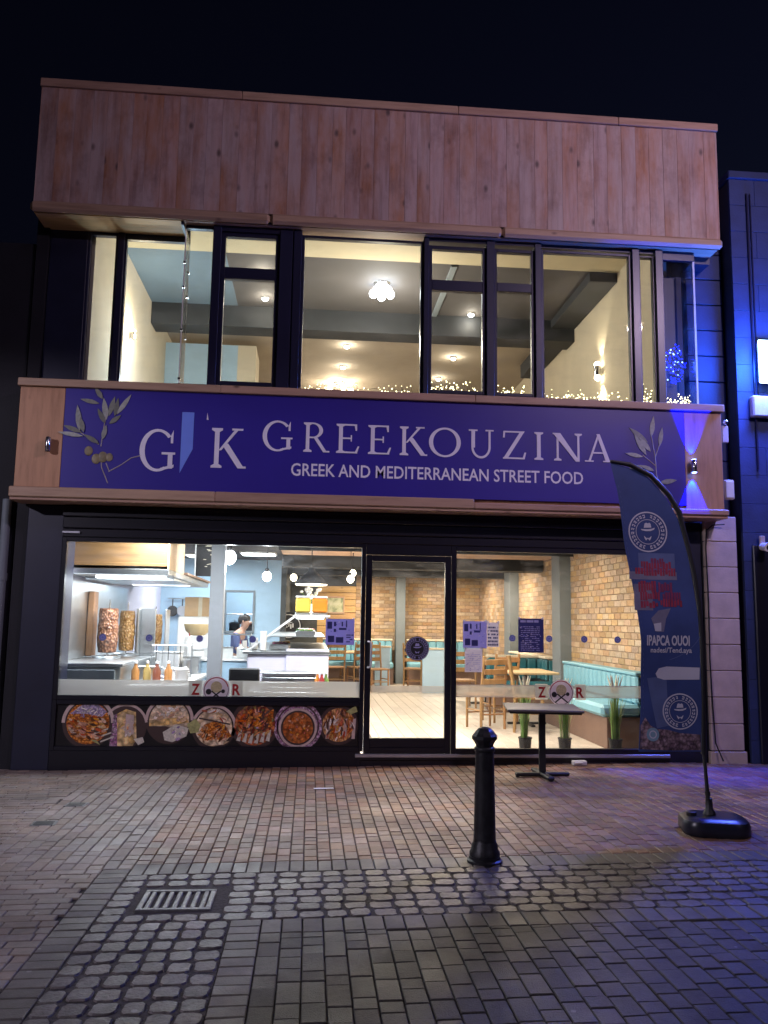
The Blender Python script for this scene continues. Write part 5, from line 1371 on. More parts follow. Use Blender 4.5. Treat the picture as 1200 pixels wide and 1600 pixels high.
# frosted strips, part of their panes
P('frosted_strip', MB().box(-2.555, .535, -.0085, -.0055, .748, .905), FROST, lw_)
P('frosted_strip', MB().box(1.566, 3.845, -.0085, -.0055, .76, .885), FROST2, rw_)
P('frosted_strip', MB().box(.65, 1.44, -.0095, -.0075, .80, .87), FROST2, D)
P('strip_edge', MB().box(1.566, 3.845, -.0095, -.0087, .882, .889).box(1.566, 3.845, -.0095, -.0087, .757, .763), CREAM, rw_)
RED = REDV
def letter_free(mb, ch, x0, x1, z0, z1, y):
    wd, strokes = GL[ch]; kx = (x1-x0)/wd; kz = z1-z0
    for i, pts in enumerate(strokes): poly(mb, [(x0+p[0]*kx, z0+p[1]*kz) for p in pts], y-.0002*i)
for (x, lb) in ((-.955, 'red Z and R beside a round spoon-and-fork badge on the left window'), (2.714, 'red Z and R beside a round spoon-and-fork badge on the right window')):
    o = T('window_logo', lb, 'logo', (x, -.010, .812), 0, 'window logos')
    bk = MB(); bk.box(-.285, -.15, .0003, .0012, -.075, .09); 
    P('letter_backing', bk, FROST, o); P('letter_backing', MB().box(.155, .27, .0003, .0012, -.075, .09), FROST, o)
    mb = MB(); textmb(mb, "Z", -.255, -.05, -.001, .11, .085, bold=.03); P('letter', mb, RED, o, fix=False)
    mb = MB(); textmb(mb, "R", .165, -.05, -.001, .11, .085, bold=.03); P('letter', mb, RED, o, fix=False)
    P('badge', MB().lathe([(.138, -.0012), (.138, .0002)], n=36, axis='y'), BADT, o)
    P('badge_ring', ringz(MB(), 0, 0, .118, .128, -.002, 40, 15, 165), RED, o, fix=False)
    P('badge_line', ringz(MB(), 0, 0, .121, .126, -.002, 40, 165, 375), BLK, o, fix=False)
    P('badge_print', MB().lathe([(.058, -.0022), (.058, -.0018)], (0, 0, .028), n=22, axis='y'), GOLDP, o)
    sp_ = MB(); k1 = Matrix.Rotation(rad(52), 4, 'Y'); k2 = Matrix.Rotation(rad(-52), 4, 'Y')
    sp_.box(-.007, .007, -.0032, -.0028, -.09, .06, 0, Matrix.Translation((0, 0, -.05)) @ k1); disc(sp_, .07, -.015, .02, -.0034)
    P('fork', sp_, BLK, o, fix=False)
    sp_ = MB(); sp_.box(-.007, .007, -.0042, -.0038, -.09, .06, 0, Matrix.Translation((0, 0, -.05)) @ k2); disc(sp_, -.078, -.02, .029, -.0044)
    P('spoon', sp_, BLK, o, fix=False)
for (x, lb) in ((-2.14, 'small blue dot sticker on the glass before the thick brown skewer'), (-1.667, 'small blue dot sticker on the glass before the steel panel'), (-1.149, 'small blue dot sticker on the glass left of the grey post'),
                (2.18, 'small blue dot sticker left of the black menu poster'), (2.587, 'small blue dot sticker right of the black menu poster'), (2.978, 'small blue dot sticker right of the near wall column'), (3.351, 'rightmost small blue dot sticker, beside the feather flag'), (-.60, 'small blue dot sticker on the glass before the cook')):
    z = 1.335 if x < 0 else 1.385
    o = T('dot_sticker', lb, 'sticker', (x, -.0085, z), 0, 'blue dot stickers across the shop glass')
    P('dot', MB().lathe([(.036, -.001), (.036, .0003)], n=22, axis='y'), DOTT, o)
    e_ = MB(); ringz(e_, 0, 0, .014, .02, -.0016, 14); P('dot_mark', e_, LILP, o, fix=False)
# hat emblem used by the door sticker and the flag
def emblem(parent, cx, cz, r, fn, bgm, m, ring=True):
    """fn(x, z, lift) -> point on the surface"""
    f1 = lambda x, z: fn(x, z, .001); f2 = lambda x, z: fn(x, z, .002)
    if bgm: P('emblem_ground', disc(MB(), cx, cz, r*1.0, 0, 40, f1), bgm, parent, fix=False)
    mb = MB()
    ringz(mb, cx, cz, r*.95, r*1.0, 0, 44, fn=f2)
    ringz(mb, cx, cz, r*.60, r*.63, 0, 36, fn=f2)
    P('emblem_ring', mb, m, parent, fix=False)
    mb = MB()
    for k in range(26):                                   # the ring's lettering, too small to read
        if k % 13 in (0,): continue
        a = 360/26*k+90; ln = R.uniform(.4, 1)
        for q in (R.choice((.70, .73)), .82):
            ringz(mb, cx, cz, r*q, r*(q+.055), 0, 2, a-4.5*ln, a+4.5*ln, fn=f2)
        ringz(mb, cx, cz, r*.70, r*.875, 0, 1, a-5, a-2.6, fn=f2)
    P('ring_lettering', mb, m, parent, fix=False)
    q = lambda pts: [(cx+x*r, cz+z*r) for x, z in pts]
    mb = MB(); poly(mb, q([(-.20, .20), (.20, .22), (.17, .40), (.10, .46), (.02, .42), (-.06, .46), (-.15, .42)]), 0, f2); P('hat_crown', mb, m, parent, fix=False)
    mb = MB(); poly(mb, q([(-.36, .13), (-.30, .07), (-.1, .03), (.15, .04), (.34, .12), (.38, .22), (.22, .16), (0, .13), (-.2, .13)]), 0, f2); P('hat_brim', mb, m, parent, fix=False)
    mb = MB(); poly(mb, q([(0, -.30), (-.06, -.32), (-.20, -.20), (-.17, -.32), (-.10, -.44), (0, -.34)]), 0, f2); poly(mb, q([(0, -.30), (.06, -.32), (.20, -.20), (.17, -.32), (.10, -.44), (0, -.34)]), 0, f2); P('collar', mb, m, parent, fix=False)
o = T('round_sticker', 'round black sticker with a hat emblem on the door glass', 'sticker', (1.146, -.010, 1.262))
P('sticker_disc', MB().lathe([(.128, -.001), (.128, .0005)], n=40, axis='y'), BLK, o)
emblem(o, 0, 0, .122, lambda x, z, l: (x, -.0012-l, z), None, LILP)
def poster(label, x0, x1, z0, z1, m, lines, lm, y=-.014, title=None):
    o = T('poster', label, 'poster', ((x0+x1)/2, y, (z0+z1)/2), 0, 'posters on the shop glass')
    w_, h_ = (x1-x0)/2, (z1-z0)/2
    P('sheet', MB().box(-w_, w_, -.0006, .0012, -h_, h_), m, o)
    mb = MB()
    for (a, b, c_, d_) in lines: mb.box(-w_+a*2*w_, -w_+b*2*w_, -.0014, -.0009, -h_+c_*2*h_, -h_+d_*2*h_)
    P('print', mb, lm, o)
    mb = MB(); mb2 = MB()
    for k in range(26):
        a, b = R.uniform(.04, .9), R.uniform(.05, .92); ww, hh = R.uniform(.015, .07), R.uniform(.012, .05)
        (mb if k % 2 else mb2).box(-w_+a*2*w_, -w_+min(a+ww, .97)*2*w_, -.0011-.00001*k, -.0008, -h_+b*2*h_, -h_+min(b+hh, .97)*2*h_)
    P('fine_print', mb, LILT2, o)['kind'] = 'stuff'; P('fine_print', mb2, PAPT, o)['kind'] = 'stuff'
    for sx in (-1, 1): P('tape', MB().box(sx*w_*.92-.012, sx*w_*.92+.012, -.0022, -.0016, h_-.012, h_+.014), PAPT, o)
    return o
def rows(n, x0, x1, z0, z1, f=.5):
    out = []
    for i in range(n):
        z = z0+(z1-z0)*i/n; x = x0
        while x < x1-.02:
            l = R.uniform(.04, .16); b = min(x+l, x1)
            if R.random() < .85: out.append((x, b, z, z+(z1-z0)/n*f))
            x = b+.025
    return out
blocks = [(.28, .36, .72, .9), (.28, .36, .5, .62), (.55, .60, .72, .9), (.46, .72, .58, .66), (.70, .74, .68, .95), (.08, .3, .1, .35), (.36, .62, .08, .30), (.05, .22, .62, .9)]
poster('lilac poster on the glass at the right end of the left window', .165, .47, 1.29, 1.56, LILT, blocks+rows(4, .72, .97, .1, .45), NAVYP)
poster('lilac poster with a dark blue print in the right window', 1.64, 1.90, 1.275, 1.56, LILT, blocks, NAVYP)
poster('narrow price list at the right side of the lilac poster in the right window', 1.905, 2.03, 1.29, 1.55, PAPT, rows(6, .05, .95, .05, .9), NAVYP)
poster('white notice sheet below the lilac poster in the right window', 1.66, 1.85, 1.02, 1.272, PAPT, rows(9, .08, .92, .08, .8, .35), LILP)
poster('black menu poster with a white heading in the right window', 2.245, 2.525, 1.235, 1.60, NAVYP, rows(13, .1, .85, .06, .80, .35)+[(.08, .3, .88, .95), (.33, .6, .88, .95), (.63, .8, .88, .95)], LILP)
# food pictures on black film under the left window
fp = T('food_picture_panel', 'black panel of seven food pictures under the left shop window', 'poster panel', (-.98, -.012, .2))
def FP(name, mb, m, parent=None, label=None, fix=False, smooth=None):
    o = P(name, mb, m, parent or fp, smooth, label, fix=fix)
    if not parent: o.location = (.98, 0, -.2)
    return o
FP('film', MB().box(-2.552, .532, 0, .004, .205, .722), FILMB, fix=True)
def food(nm, cols, sc_=60, st=(1, 1, 1), mixn=12):
    t = NT(nm); v_, _ = t.coords(st)
    vo = t.n('ShaderNodeTexVoronoi'); vo.inputs['Scale'].default_value = sc_; t.l(v_, vo.inputs['Vector'])
    ramp = t.ramp(t.math('ADD', t.math('MULTIPLY', t.math('FRACT', t.math('MULTIPLY', vo.outputs['Color'], 1.0)), .55), t.math('MULTIPLY', t.noise(v_, mixn), .55)), [(.2+.6*i/(len(cols)-1), tuple(c_)+(1,)) for i, c_ in enumerate(cols)])
    hs = t.n('ShaderNodeHueSaturation'); t.l(ramp, hs.inputs['Color']); hs.inputs['Saturation'].default_value = 1.05
    sh_ = t.maprange(vo.outputs['Distance'], .15, .75, 1.55, .45)
    t.l(t.math('MULTIPLY', sh_, t.maprange(t.noise(v_, sc_*2.2, 3), .3, .7, .65, 1.35)), hs.inputs['Value'])
    t.l(hs.outputs[0], t.b.inputs['Base Color']); t.b.inputs['Roughness'].default_value = .35; return t.m
F_SKEW = food('skewered_meat_print', [(.10, .02, .01), (.48, .13, .03), (.72, .30, .08), (.30, .06, .02)], 40, (1, 1, 1.6))
F_ONION = food('onion_salad_print', [(.30, .22, .34), (.60, .50, .62), (.22, .18, .30)], 45)
F_BREAD = food('bread_print', [(.62, .42, .22), (.76, .58, .36), (.85, .70, .50)], 18, mixn=6)
F_WRAP = food('wrap_print', [(.58, .36, .12), (.74, .50, .20), (.80, .62, .36)], 16, mixn=6)
F_SALAD = food('grilled_salad_print', [(.05, .02, .02), (.30, .05, .03), (.52, .18, .08), (.20, .16, .06)], 30)
F_SOUP = food('tomato_dip_print', [(.36, .09, .03), (.46, .15, .05), (.55, .20, .07)], 26, mixn=9)
F_CHIP = food('chips_print', [(.06, .03, .01), (.46, .16, .04), (.62, .36, .16), (.34, .08, .03)], 36, (1.8, 1, .7))
F_PURP = food('purple_onion_print', [(.12, .04, .10), (.36, .16, .28), (.55, .42, .50), (.10, .04, .05)], 45)
RIM = mat("plate_rim_print", (.60, .46, .40), .5, ns=20, na=.2); DKR = mat("plate_shadow_print", (.06, .035, .03), .5)
GARN = mat("garnish_print", (.66, .62, .50), .5, ns=40, na=.3); LIME = mat("lime_print", (.42, .42, .16), .5, ns=40, na=.4)
yy = -.0012
def plate(cx, cz, r, rim=RIM, a0=0, a1=180, base=F_SALAD, lab=None):
    o = FP('plate_picture', disc(MB(), cx, cz, r, yy, 36), DKR, label=lab)
    if rim: FP('plate_rim', ringz(MB(), cx, cz, r*.90, r*1.03, yy-.0006, 40, a0, a1), rim, o)
    FP('food', disc(MB(), cx, cz, r*.84, yy-.0012, 36), base, o)
    return o
def add(o, name, pts, m, d): FP(name, poly(MB(), pts, yy-.0018-.0006*d), m, o)
o = plate(-2.235, .47, .255, RIM, 0, 180, F_SKEW, 'picture of grilled skewers with onion')
add(o, 'onion', [(-2.42, .56), (-2.30, .65), (-2.16, .67), (-2.05, .58), (-2.10, .53), (-2.25, .56)], F_ONION, 0)
for k in range(3): add(o, 'skewer_stick', [(-2.20+.05*k, .36-.035*k), (-2.03+.03*k, .42-.04*k), (-2.03+.03*k, .405-.04*k), (-2.20+.05*k, .345-.035*k)], GARN, k+1)
add(o, 'herb', [(-2.2, .3), (-2.1, .25), (-2.14, .30)], LIME, 5)
o = FP('wrap_picture', disc(MB(), -1.86, .43, .215, yy-.0002, 30), DKR, label='picture of a wrap in a tall paper'); FP('plate_rim', ringz(MB(), -1.86, .44, .20, .225, yy-.0008, 36, 10, 170), RIM, o)
add(o, 'wrap_paper', [(-2.01, .24), (-1.98, .55), (-1.90, .58), (-1.9, .24)], F_PURP, 0); add(o, 'wrap', [(-1.93, .24), (-1.95, .56), (-1.86, .61), (-1.76, .58), (-1.74, .30), (-1.78, .24)], F_WRAP, 1); add(o, 'wrap_side', [(-1.86, .34), (-1.86, .56), (-1.78, .55), (-1.77, .36)], RIM, 2); add(o, 'garlic', [(-1.77, .31), (-1.68, .33), (-1.66, .28), (-1.72, .25)], GARN, 3)
o = plate(-1.42, .50, .24, RIM, 0, 180, F_BREAD, 'picture of a pale flatbread plate')
add(o, 'bread_edge', [(-1.62, .50), (-1.42, .52), (-1.26, .54), (-1.22, .48), (-1.42, .45), (-1.62, .44)], F_WRAP, 0); add(o, 'sauce', [(-1.62, .44), (-1.45, .44), (-1.35, .40), (-1.45, .30), (-1.58, .33)], DKR, 1); add(o, 'cheese', [(-1.48, .38), (-1.35, .46), (-1.22, .42), (-1.24, .34), (-1.38, .28), (-1.46, .30)], GARN, 2); add(o, 'lemon', [(-1.24, .46), (-1.15, .52), (-1.10, .45), (-1.12, .38), (-1.2, .37)], LIME, 3)
o = plate(-.965, .43, .225, RIM, 0, 180, F_BREAD, 'picture of a gyros plate with flatbread')
add(o, 'meat', [(-1.13, .36), (-1.06, .46), (-.94, .50), (-.84, .44), (-.78, .34), (-.9, .30), (-1.06, .30)], F_SKEW, 0); add(o, 'bread_fold', [(-1.12, .53), (-.8, .47), (-.8, .455), (-1.12, .515)], DKR, 1); add(o, 'bread_base', [(-1.08, .29), (-.95, .31), (-.80, .29), (-.86, .255), (-1.02, .25)], F_BREAD, 2)
o = plate(-.545, .46, .25, None, 0, 180, F_SALAD, 'picture of grilled ribs with salad')
for k in range(6): add(o, 'potato_wedge', [(-.73+.06*k, .30-.012*min(k, 5-k)), (-.70+.06*k, .40-.02*min(k, 5-k)), (-.675+.06*k, .41-.02*min(k, 5-k)), (-.69+.06*k, .29-.012*min(k, 5-k))], GARN, k)
for k in range(3): add(o, 'rib', [(-.66+.11*k, .43), (-.62+.11*k, .60), (-.575+.11*k, .62), (-.585+.11*k, .44)], F_SKEW, 6+k)
o = plate(-.10, .45, .245, F_PURP, 0, 360, F_PURP, 'picture of a bowl of red dip ringed by onion')
FP('bowl', ringz(MB(), -.10, .43, .175, .20, yy-.002, 36), RIM, o); FP('dip', disc(MB(), -.10, .43, .17, yy-.0026, 32), F_SOUP, o); FP('bowl_shadow', ringz(MB(), -.10, .43, .158, .176, yy-.003, 36), DKR, o)
o = plate(.325, .46, .205, None, 0, 180, F_CHIP, 'picture of meat strips with chips')
for k in range(7): add(o, 'meat_strip', [(.19+.045*k, .32+.03*(k % 3)), (.205+.045*k, .52+.03*(k % 2)), (.235+.045*k, .53+.03*(k % 2)), (.225+.045*k, .32+.03*(k % 3))], F_SKEW if k % 2 else RIM, k)
add(o, 'herb', [(.40, .60), (.50, .66), (.52, .60), (.45, .57)], LIME, 8)

PCOL = {}
def pieces(o, cx, cz, r, n, cols, l0, l1, w0, w1, ang, spread, zlo=-1, zhi=1, d0=9):
    """loose bits of printed food inside a plate"""
    bits = [MB() for _ in cols]
    for i in range(n):
        for _ in range(20):
            x, z = R.uniform(-1, 1), R.uniform(-1, 1)
            if x*x+z*z < .86 and zlo < z < zhi: break
        a = rad(ang+R.gauss(0, spread)); L = R.uniform(l0, l1); W = R.uniform(w0, w1)
        ca, sa = math.cos(a), math.sin(a); k = 7
        pts = []
        for j in range(k):
            t = 2*math.pi*j/k; q = R.uniform(.75, 1.1); u, v = L/2*q*math.cos(t), W/2*q*math.sin(t)
            pts.append((cx+x*r*.82+u*ca-v*sa, cz+z*r*.82+u*sa+v*ca))
        poly(bits[i % len(cols)], pts, yy-.0018-.0006*d0-.00002*i)
    for b, c_ in zip(bits, cols):
        if c_ not in PCOL: PCOL[c_] = mat('printed_food', c_, .4, ns=90, na=.55, rnd=.35, hue=.02)
        P('food_bits', b, PCOL[c_], o, fix=False)['kind'] = 'stuff'
PL = sorted([o_ for o_ in fp.children if o_.name.startswith(('plate_picture', 'wrap_picture'))], key=lambda o_: min(v.co.x for v in o_.data.vertices))
RD, OR, DK, TN, CRM, PU, GR = (.50, .13, .04), (.66, .30, .09), (.10, .035, .02), (.70, .47, .26), (.78, .68, .54), (.40, .28, .46), (.20, .24, .06)
pieces(PL[0], -2.235, .47, .255, 60, (OR, RD, TN, DK), .04, .09, .018, .034, -18, 14, -.75, .25)
pieces(PL[0], -2.235, .47, .255, 22, (PU, CRM), .03, .07, .008, .016, 30, 40, .3, .9)
pieces(PL[1], -1.85, .42, .12, 14, (TN, CRM, OR), .03, .07, .015, .03, 80, 30)
pieces(PL[2], -1.42, .52, .22, 26, (TN, CRM, TN), .05, .12, .03, .06, 5, 20, -.1, .9)
pieces(PL[2], -1.34, .37, .10, 14, (CRM, CRM, PU), .03, .06, .02, .04, 0, 60)
pieces(PL[3], -.965, .40, .19, 46, (RD, OR, DK, TN), .03, .08, .012, .026, 60, 30, -.7, .35)
pieces(PL[3], -.965, .52, .17, 16, (CRM, TN, RD), .03, .09, .015, .03, -10, 20, -.1, .7)
pieces(PL[4], -.545, .48, .25, 54, (DK, RD, DK, OR), .04, .10, .015, .03, 50, 50)
pieces(PL[4], -.545, .48, .25, 14, (PU, GR), .03, .06, .01, .02, 0, 60)
pieces(PL[5], -.10, .43, .16, 34, (RD, OR, RD), .02, .045, .012, .024, 0, 80)
pieces(PL[6], .325, .46, .20, 56, (OR, RD, CRM, DK), .05, .11, .014, .026, 78, 22)

# ------------------------------------------------------------------ things on the pavement
bo = T('bollard', 'black cast-iron bollard with a mushroom cap beside the sett gutter', 'bollard', (1.14, -3.52, gz(1.14)))
P('foot', MB().lathe([(.112, -.02), (.112, .012), (.10, .02), (.10, .035)], n=32), IRON, bo, 40)
P('base', MB().lathe([(.096, .036), (.096, .06), (.086, .075), (.083, .105), (.074, .12), (.072, .135)], n=32), IRON, bo, 40)
P('shaft', MB().lathe([(.071, .136), (.069, .2), (.061, .60), (.059, .675)], n=32), IRON, bo, 50)
P('collar', MB().lathe([(.062, .676), (.066, .685), (.066, .70), (.058, .708)], n=32), IRON, bo, 50)
P('cap', MB().lathe([(.056, .709), (.058, .72), (.074, .745), (.083, .755), (.083, .775), (.07, .79), (.058, .806), (.04, .822), (.015, .832)], n=10), IRON, bo)
ta = T('cafe_table', 'square grey cafe table on a black pedestal outside the right window', 'table', (2.30, -.72, gz(2.3)), rad(-9))
P('table_top', MB().box(-.36, .36, -.35, .35, .645, .668, .006), BLKTOP, ta)
P('top_edge', frame(MB(), -.363, .363, -.353, .353, -.001, 0, .003, 0) if False else MB().box(-.34, .34, -.33, .33, .628, .644, .004), BLK, ta)
P('column', MB().box(-.032, .032, -.032, .032, .045, .627, .006), BLK, ta)
for k in range(2): P('foot', MB().box(-.27, .27, -.033, .033, .008 if k else .006, .042 if k else .040, .01, Matrix.Rotation(rad(12+90*k), 4, 'Z')), BLK, ta)
for k in range(4): P('glide', MB().lathe([(.02, 0), (.02, .012)], (.25*math.cos(rad(12+90*k)), .25*math.sin(rad(12+90*k)), 0), n=10), BLK, ta)
li = T('white_carton', 'crushed white carton lying below the right shop window', 'litter', (2.86, -.14, gz(2.86)), .1)
P('carton_body', MB().box(-.075, .075, -.035, .035, .001, .05, .008), PAPER, li); P('flap', MB().box(-.07, .02, -.06, -.036, .03, .036, .002), PAPER, li)
TAG(P('paper_scrap', MB().box(-.09, .09, -.02, .02, 0, .004, .001), PAPER, loc=(.16, -1.17, gz(.16)+.004)), 'flat white paper strip on the paving before the door', 'litter').rotation_euler = (0, 0, .1)
for (x, y, lb) in ((2.52, -.19, 'dry brown leaf left of the crushed carton'), (3.05, -.25, 'dry brown leaf right of the crushed carton')):
    TAG(P('dry_leaf', MB().prism([(a, b) for a, b in leafpts(-.05, 0, .2, .1, .04)], .0, .003, 'z'), BROWNP, loc=(x, y, gz(x)+.004)), lb, 'leaf', 'dry leaves on the paving')
# potted grasses behind the glass
for i, (x, y, h_, lb) in enumerate(((2.42, .40, .78, 'potted tall grass behind the table column, leftmost of the pots'), (2.86, .36, .76, 'potted tall grass below the right window logo'), (3.42, .30, .80, 'potted tall grass at the right, in front of the teal bench'))):
    o = T('potted_grass', lb, 'plant', (x, y, FZ), 0, 'potted grasses behind the right window')
    P('pot', MB().lathe([(.055, 0), (.06, .01), (.072, .15), (.078, .155), (.078, .17), (.066, .17), (.06, .15)], n=22), BLK, o, 40)
    P('soil', MB().lathe([(.06, .145), (.062, .151)], n=18), SOIL, o)
    gm, ym, pm_ = MB(), MB(), MB()
    for k in range(80):
        a = R.uniform(0, 2*math.pi); q = R.uniform(.005, .055); hh = h_*R.uniform(.62, .98); lean = R.uniform(.01, .075) if k % 4 else R.uniform(.08, .16)
        w_ = R.uniform(.003, .006); pa = a+1.57
        pts = [(q*math.cos(a)+lean*math.cos(a)*t*t, q*math.sin(a)+lean*math.sin(a)*t*t, .15+(hh-.15)*t) for t in (0, .35, .7, 1)]
        vs = []
        for j, p in enumerate(pts):
            ww = w_*(1, 1, .75, .1)[j]; vs += [(p[0]+ww*math.cos(pa), p[1]+ww*math.sin(pa), p[2]), (p[0]-ww*math.cos(pa), p[1]-ww*math.sin(pa), p[2]+.001)]
        (ym if k % 6 == 0 else gm).add(vs, [(0, 1, 3, 2), (2, 3, 5, 4), (4, 5, 7, 6)])
    for k in range(9):
        a = R.uniform(0, 2*math.pi); l = R.uniform(.03, .09)
        pm_.tube([(l*.5*math.cos(a), l*.5*math.sin(a), h_*.84), (l*.8*math.cos(a), l*.8*math.sin(a), h_*.96), (l*1.3*math.cos(a), l*1.3*math.sin(a), h_*1.08)], [.006, .010, .002], 5)
    P('blades', gm, GREENL, o, fix=False)['kind'] = 'stuff'; P('yellow_blades', ym, GREENY, o, fix=False)['kind'] = 'stuff'; P('plumes', pm_, PLUME, o, 60)['kind'] = 'stuff'

# ------------------------------------------------------------------ feather flag
FY = -2.93; kF = 6.02/6.20
fx = lambda x: x*kF
fz = lambda z: 1.55+(z-1.55)*kF
fl0 = T('feather_flag', 'tall navy feather flag with coffee print on a weighted base', 'flag', (fx(3.0), FY, gz(2.9)))
FO = (fx(3.0), FY, gz(2.9))
def FL(name, mb, m, smooth=None, label=None, fix=True):
    o = P(name, mb, m, fl0, smooth, label, fix=fix); o.location = (-FO[0], -FO[1], -FO[2]); return o
Ledge = [(2.802, 2.303), (2.563, 2.348), (2.165, 2.39), (1.822, 2.448), (1.436, 2.499), (.96, 2.502), (.622, 2.469)]
Redge = [(2.802, 2.318), (2.778, 2.455), (2.697, 2.608), (2.549, 2.733), (2.375, 2.831), (2.078, 2.898), (1.636, 2.95), (.963, 2.967), (.600, 2.963)]
Oedge = [(2.83, 2.30), (2.812, 2.456), (2.727, 2.634), (2.553, 2.784), (2.279, 2.905), (1.933, 2.972), (1.443, 3.004), (.963, 3.006), (.590, 3.003)]
def interp(tab, z):
    t = sorted(tab)
    if z <= t[0][0]: return t[0][1]
    for (a, xa), (b, xb) in zip(t, t[1:]):
        if z <= b: return xa+(xb-xa)*(z-a)/(b-a)
    return t[-1][1]
def fy(x, z):        # gentle folds of the cloth
    return FY + .020*math.sin(3.1*z+2.2*x) + .007*math.sin(9*x+1.5*z) + .020*(2.95-x)*math.sin(6.5*z+1.0)
def fn(x, z, lift=0.0): return (fx(x), fy(x, z)-.002-lift, fz(z))
NAVYC = mat("flag_cloth_navy", (.040, .072, .23), .75, ns=3, na=.25)
vs = []; fs = []; nz, nx = 46, 12
for i in range(nz+1):
    z = .61+(2.80-.61)*i/nz; a = interp(Ledge, z); b = interp(Redge, z)
    for sd in (-.0015, .0015):
        for j in range(nx+1):
            x = a+(b-a)*j/nx; vs.append((fx(x), fy(x, z)+sd, fz(z)))
st = 2*(nx+1)
for i in range(nz):
    for j in range(nx):
        p = i*st+j; fs.append((p, p+1, p+st+1, p+st)); p += nx+1; fs.append((p, p+st, p+st+1, p+1))
    fs.append((i*st, (i+1)*st, (i+1)*st+nx+1, i*st+nx+1)); q = i*st+nx; fs.append((q, q+nx+1, q+st+nx+1, q+st))
FL('sail', MB().add(vs, fs), NAVYC, 60)
sl2 = []
for (zo, xo) in Oedge:
    sl2.append((fx(xo), 0, fz(zo)))
cent = [(fx((interp(Oedge, z)+interp(Redge, z))/2), fy(2.9, z), fz(z)) for z in (.59, .8, 1.1, 1.4, 1.7, 1.95, 2.15, 2.3)]
cent += [(fx(2.845), fy(2.8, 2.4), fz(2.42)), (fx(2.765), fy(2.75, 2.55), fz(2.56)), (fx(2.625), fy(2.6, 2.7), fz(2.712)), (fx(2.46), fy(2.4, 2.79), fz(2.795)), (fx(2.305), fy(2.3, 2.8), fz(2.815))]
FL('pole_sleeve', MB().tube(cent, [.017]*8+[.020]*4+[.012], 10), BLK, 60)
FL('pole', MB().tube([(fx(3.0), FY, .2), (fx(2.99), FY, .35), (fx(2.986), fy(2.9, .59), fz(.60))], [.017, .014, .012], 10), BLK, 40)
FL('pole_joint', MB().cyl((fx(2.992), FY, .33), (fx(2.991), FY, .36), .019, n=12), IRON, 40)
FL('ground_spigot', MB().lathe([(.045, .20), (.04, .22), (.026, .24), (.024, .31)], (fx(3.0), FY, 0), n=18), IRON, 40)
# base tank
tk = MB(); hw, hd_ = .235, .20
def rrect(hw, hd, r, n=6):
    out = []
    for (cx, cy, a) in ((hw-r, hd-r, 0), (-hw+r, hd-r, 90), (-hw+r, -hd+r, 180), (hw-r, -hd+r, 270)):
        for k in range(n+1): t = rad(a+90*k/n); out.append((cx+r*math.cos(t), cy+r*math.sin(t)))
    return out
lv = [(0.002, .95), (.02, 1.0), (.075, 1.0), (.10, .95), (.118, .80), (.122, .5)]
rings = []
for z, s_ in lv:
    rings.append([(x*s_, y*s_, z) for x, y in rrect(hw, hd_, .13)])
n = len(rings[0]); vs = [p for r_ in rings for p in r_]
fs = [tuple(range(n-1, -1, -1)), tuple(range((len(lv)-1)*n, len(lv)*n))]
for k in range(len(lv)-1):
    for i in range(n): fs.append((k*n+i, k*n+(i+1) % n, (k+1)*n+(i+1) % n, (k+1)*n+i))
BASEM = mat("dark_plastic", (.016, .018, .03), .30, ns=10, na=.2)
b_ = P('base_tank', tk.add(vs, fs), BASEM, fl0, 35); b_.rotation_euler = (0, 0, rad(-14)); b_.location = (.03, 0, 0)
b_ = P('filler_cap', MB().lathe([(.035, .115), (.035, .14), (.028, .145)], (-.13, -.03, 0), n=16), IRON, fl0, 40); b_.rotation_euler = (0, 0, rad(-14))
# prints on the sail
WP = mat("flag_white_print", (.62, .62, .70), .7, na=.05); RP = mat("flag_red_print", (.34, .03, .07), .7, ns=12, na=.35); RPD = mat("flag_dark_red_print", (.24, .03, .10), .7, ns=12, na=.3); LB = mat("flag_slate_print", (.10, .14, .30), .7, ns=5, na=.2); GP = mat("flag_grey_print", (.20, .19, .28), .7, ns=8, na=.25)
BEAN = food('coffee_bean_print', [(.05, .03, .05), (.16, .11, .13), (.34, .25, .27), (.10, .06, .08)], 38)
TEALP = mat("flag_teal_badge", (.22, .36, .46), .6)
emblem(FL('emblem_edge', ringz(MB(), 2.583, 2.265, .152, .158, 0, 44, fn=lambda x, z: fn(x, z, .001)), WP, fix=False), 2.583, 2.265, .155, fn, None, WP)
emblem(FL('emblem_edge', ringz(MB(), 2.803, .905, .130, .135, 0, 44, fn=lambda x, z: fn(x, z, .001)), WP, fix=False), 2.803, .905, .132, fn, None, WP)
def FPOLY(name, pts, m, d=0):
    bm = bmesh.new(); bm.faces.new([bm.verts.new((p[0], p[1], 0)) for p in pts])
    bmesh.ops.triangulate(bm, faces=bm.faces); bmesh.ops.subdivide_edges(bm, edges=bm.edges, cuts=5, use_grid_fill=True)
    bm.verts.index_update()
    mb = MB().add([fn(v.co.x, v.co.y, .0008+.0006*d) for v in bm.verts], [tuple(v.index for v in f.verts) for f in bm.faces]); bm.free()
    return FL(name, mb, m, fix=False)
def FBOX(name, x0, x1, z0, z1, m, d=0):
    mb = MB(); k = 8 if x1-x0 > .05 else 2
    vs = []
    for i in range(k+1):
        for j in range(k+1): vs.append(fn(x0+(x1-x0)*i/k, z0+(z1-z0)*j/k, .0005+.0006*d))
    mb.add(vs, [(i*(k+1)+j, (i+1)*(k+1)+j, (i+1)*(k+1)+j+1, i*(k+1)+j+1) for i in range(k) for j in range(k)])
    return FL(name, mb, m, fix=False)
FBOX('slate_field', 2.50, 2.79, 1.96, 2.10, LB)
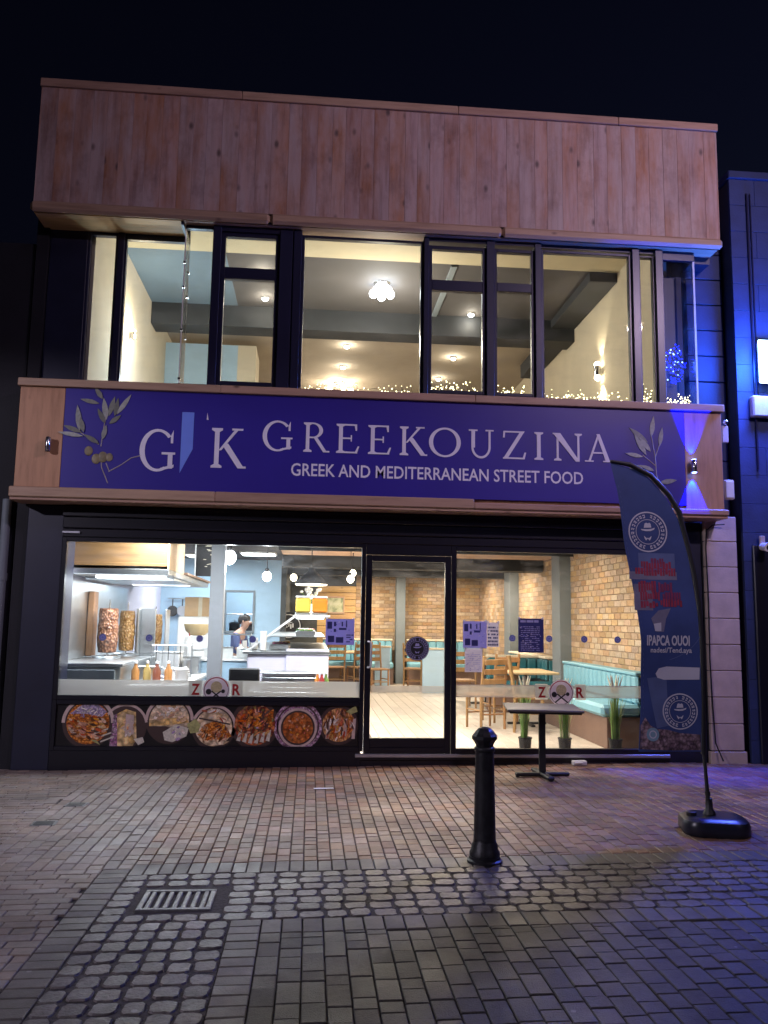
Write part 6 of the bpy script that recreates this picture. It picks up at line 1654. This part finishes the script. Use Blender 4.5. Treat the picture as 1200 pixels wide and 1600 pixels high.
FBOX('grey_band', 2.42, 2.80, 1.895, 1.955, GP); FBOX('grey_band', 2.45, 2.60, 1.66, 1.86, GP)
for (a, b, c_, d_, m_) in ((2.52, 2.76, 1.98, 2.035, RP), (2.47, 2.79, 1.925, 1.985, RP), (2.60, 2.70, 2.02, 2.06, RPD), (2.49, 2.63, 1.80, 1.885, RP), (2.65, 2.77, 1.80, 1.875, RPD), (2.50, 2.66, 1.735, 1.80, RP), (2.68, 2.82, 1.74, 1.80, RPD), (2.66, 2.84, 1.69, 1.75, RP), (2.50, 2.64, 1.68, 1.73, RP)):
    x = a
    while x < b-.008:
        wd = R.uniform(.012, .022); FBOX('red_glyph', x, min(x+wd, b), c_+R.choice((0, 0, .012)), d_-R.choice((0, 0, .012)), m_, 1+R.random()); x += wd+.005
FPOLY('pouring_spout', [(2.58, 1.60), (2.64, 1.66), (2.74, 1.68), (2.70, 1.60), (2.68, 1.50), (2.62, 1.50)], GP)
FPOLY('cup_highlight', [(2.60, 1.56), (2.66, 1.57), (2.66, 1.505), (2.61, 1.505)], WP, 1)
mb = MB(); textmb(mb, "IPAPCA OUOI", 2.545, 1.40, 0, .075, .335, bold=.035, fn=lambda x, z: fn(x, z, .0012)); FL('flag_lettering', mb, WP, fix=False)
mb = MB(); textmb(mb, "nadesi/Tend.aya", 2.575, 1.345, 0, .038, .32, bold=.02, fn=lambda x, z: fn(x, z, .0012)); FL('flag_small_lettering', mb, WP, fix=False)
FL('curved_line', ringz(MB(), 2.62, 1.68, .40, .405, 0, 20, -75, -25, fn=lambda x, z: fn(x, z, .0008)), LB, fix=False)
FPOLY('cup_body', [(2.55, 1.15), (2.70, 1.17), (2.72, .80), (2.62, .78)], LB)
FL('hem_stitching', MB().add([fn(interp(Ledge, z)+q, z, .0012) for z in [.64+.02*i for i in range(100)] for q in (.018, .021)], [(2*i, 2*i+1, 2*i+3, 2*i+2) for i in range(0, 99, 2)]), LB, fix=False)['kind'] = 'stuff'
FPOLY('cup_lid', [(2.615, 1.185), (2.63, 1.155), (2.68, 1.14), (2.95, 1.145), (2.953, 1.235), (2.70, 1.24), (2.64, 1.225)], WP, 1)
be = [(2.492, .80), (2.53, .86), (2.57, .80), (2.62, .775), (2.70, .77), (2.80, .745), (2.958, .735), (2.960, .62), (2.72, .618), (2.478, .63)]
FPOLY('coffee_beans', be, BEAN)
FL('round_badge', disc(MB(), 2.585, .735, .05, 0, 24, lambda x, z: fn(x, z, .0022)), TEALP, fix=False)
FL('badge_mark', ringz(MB(), 2.585, .735, .022, .03, 0, 20, fn=lambda x, z: fn(x, z, .0030)), WP, fix=False)
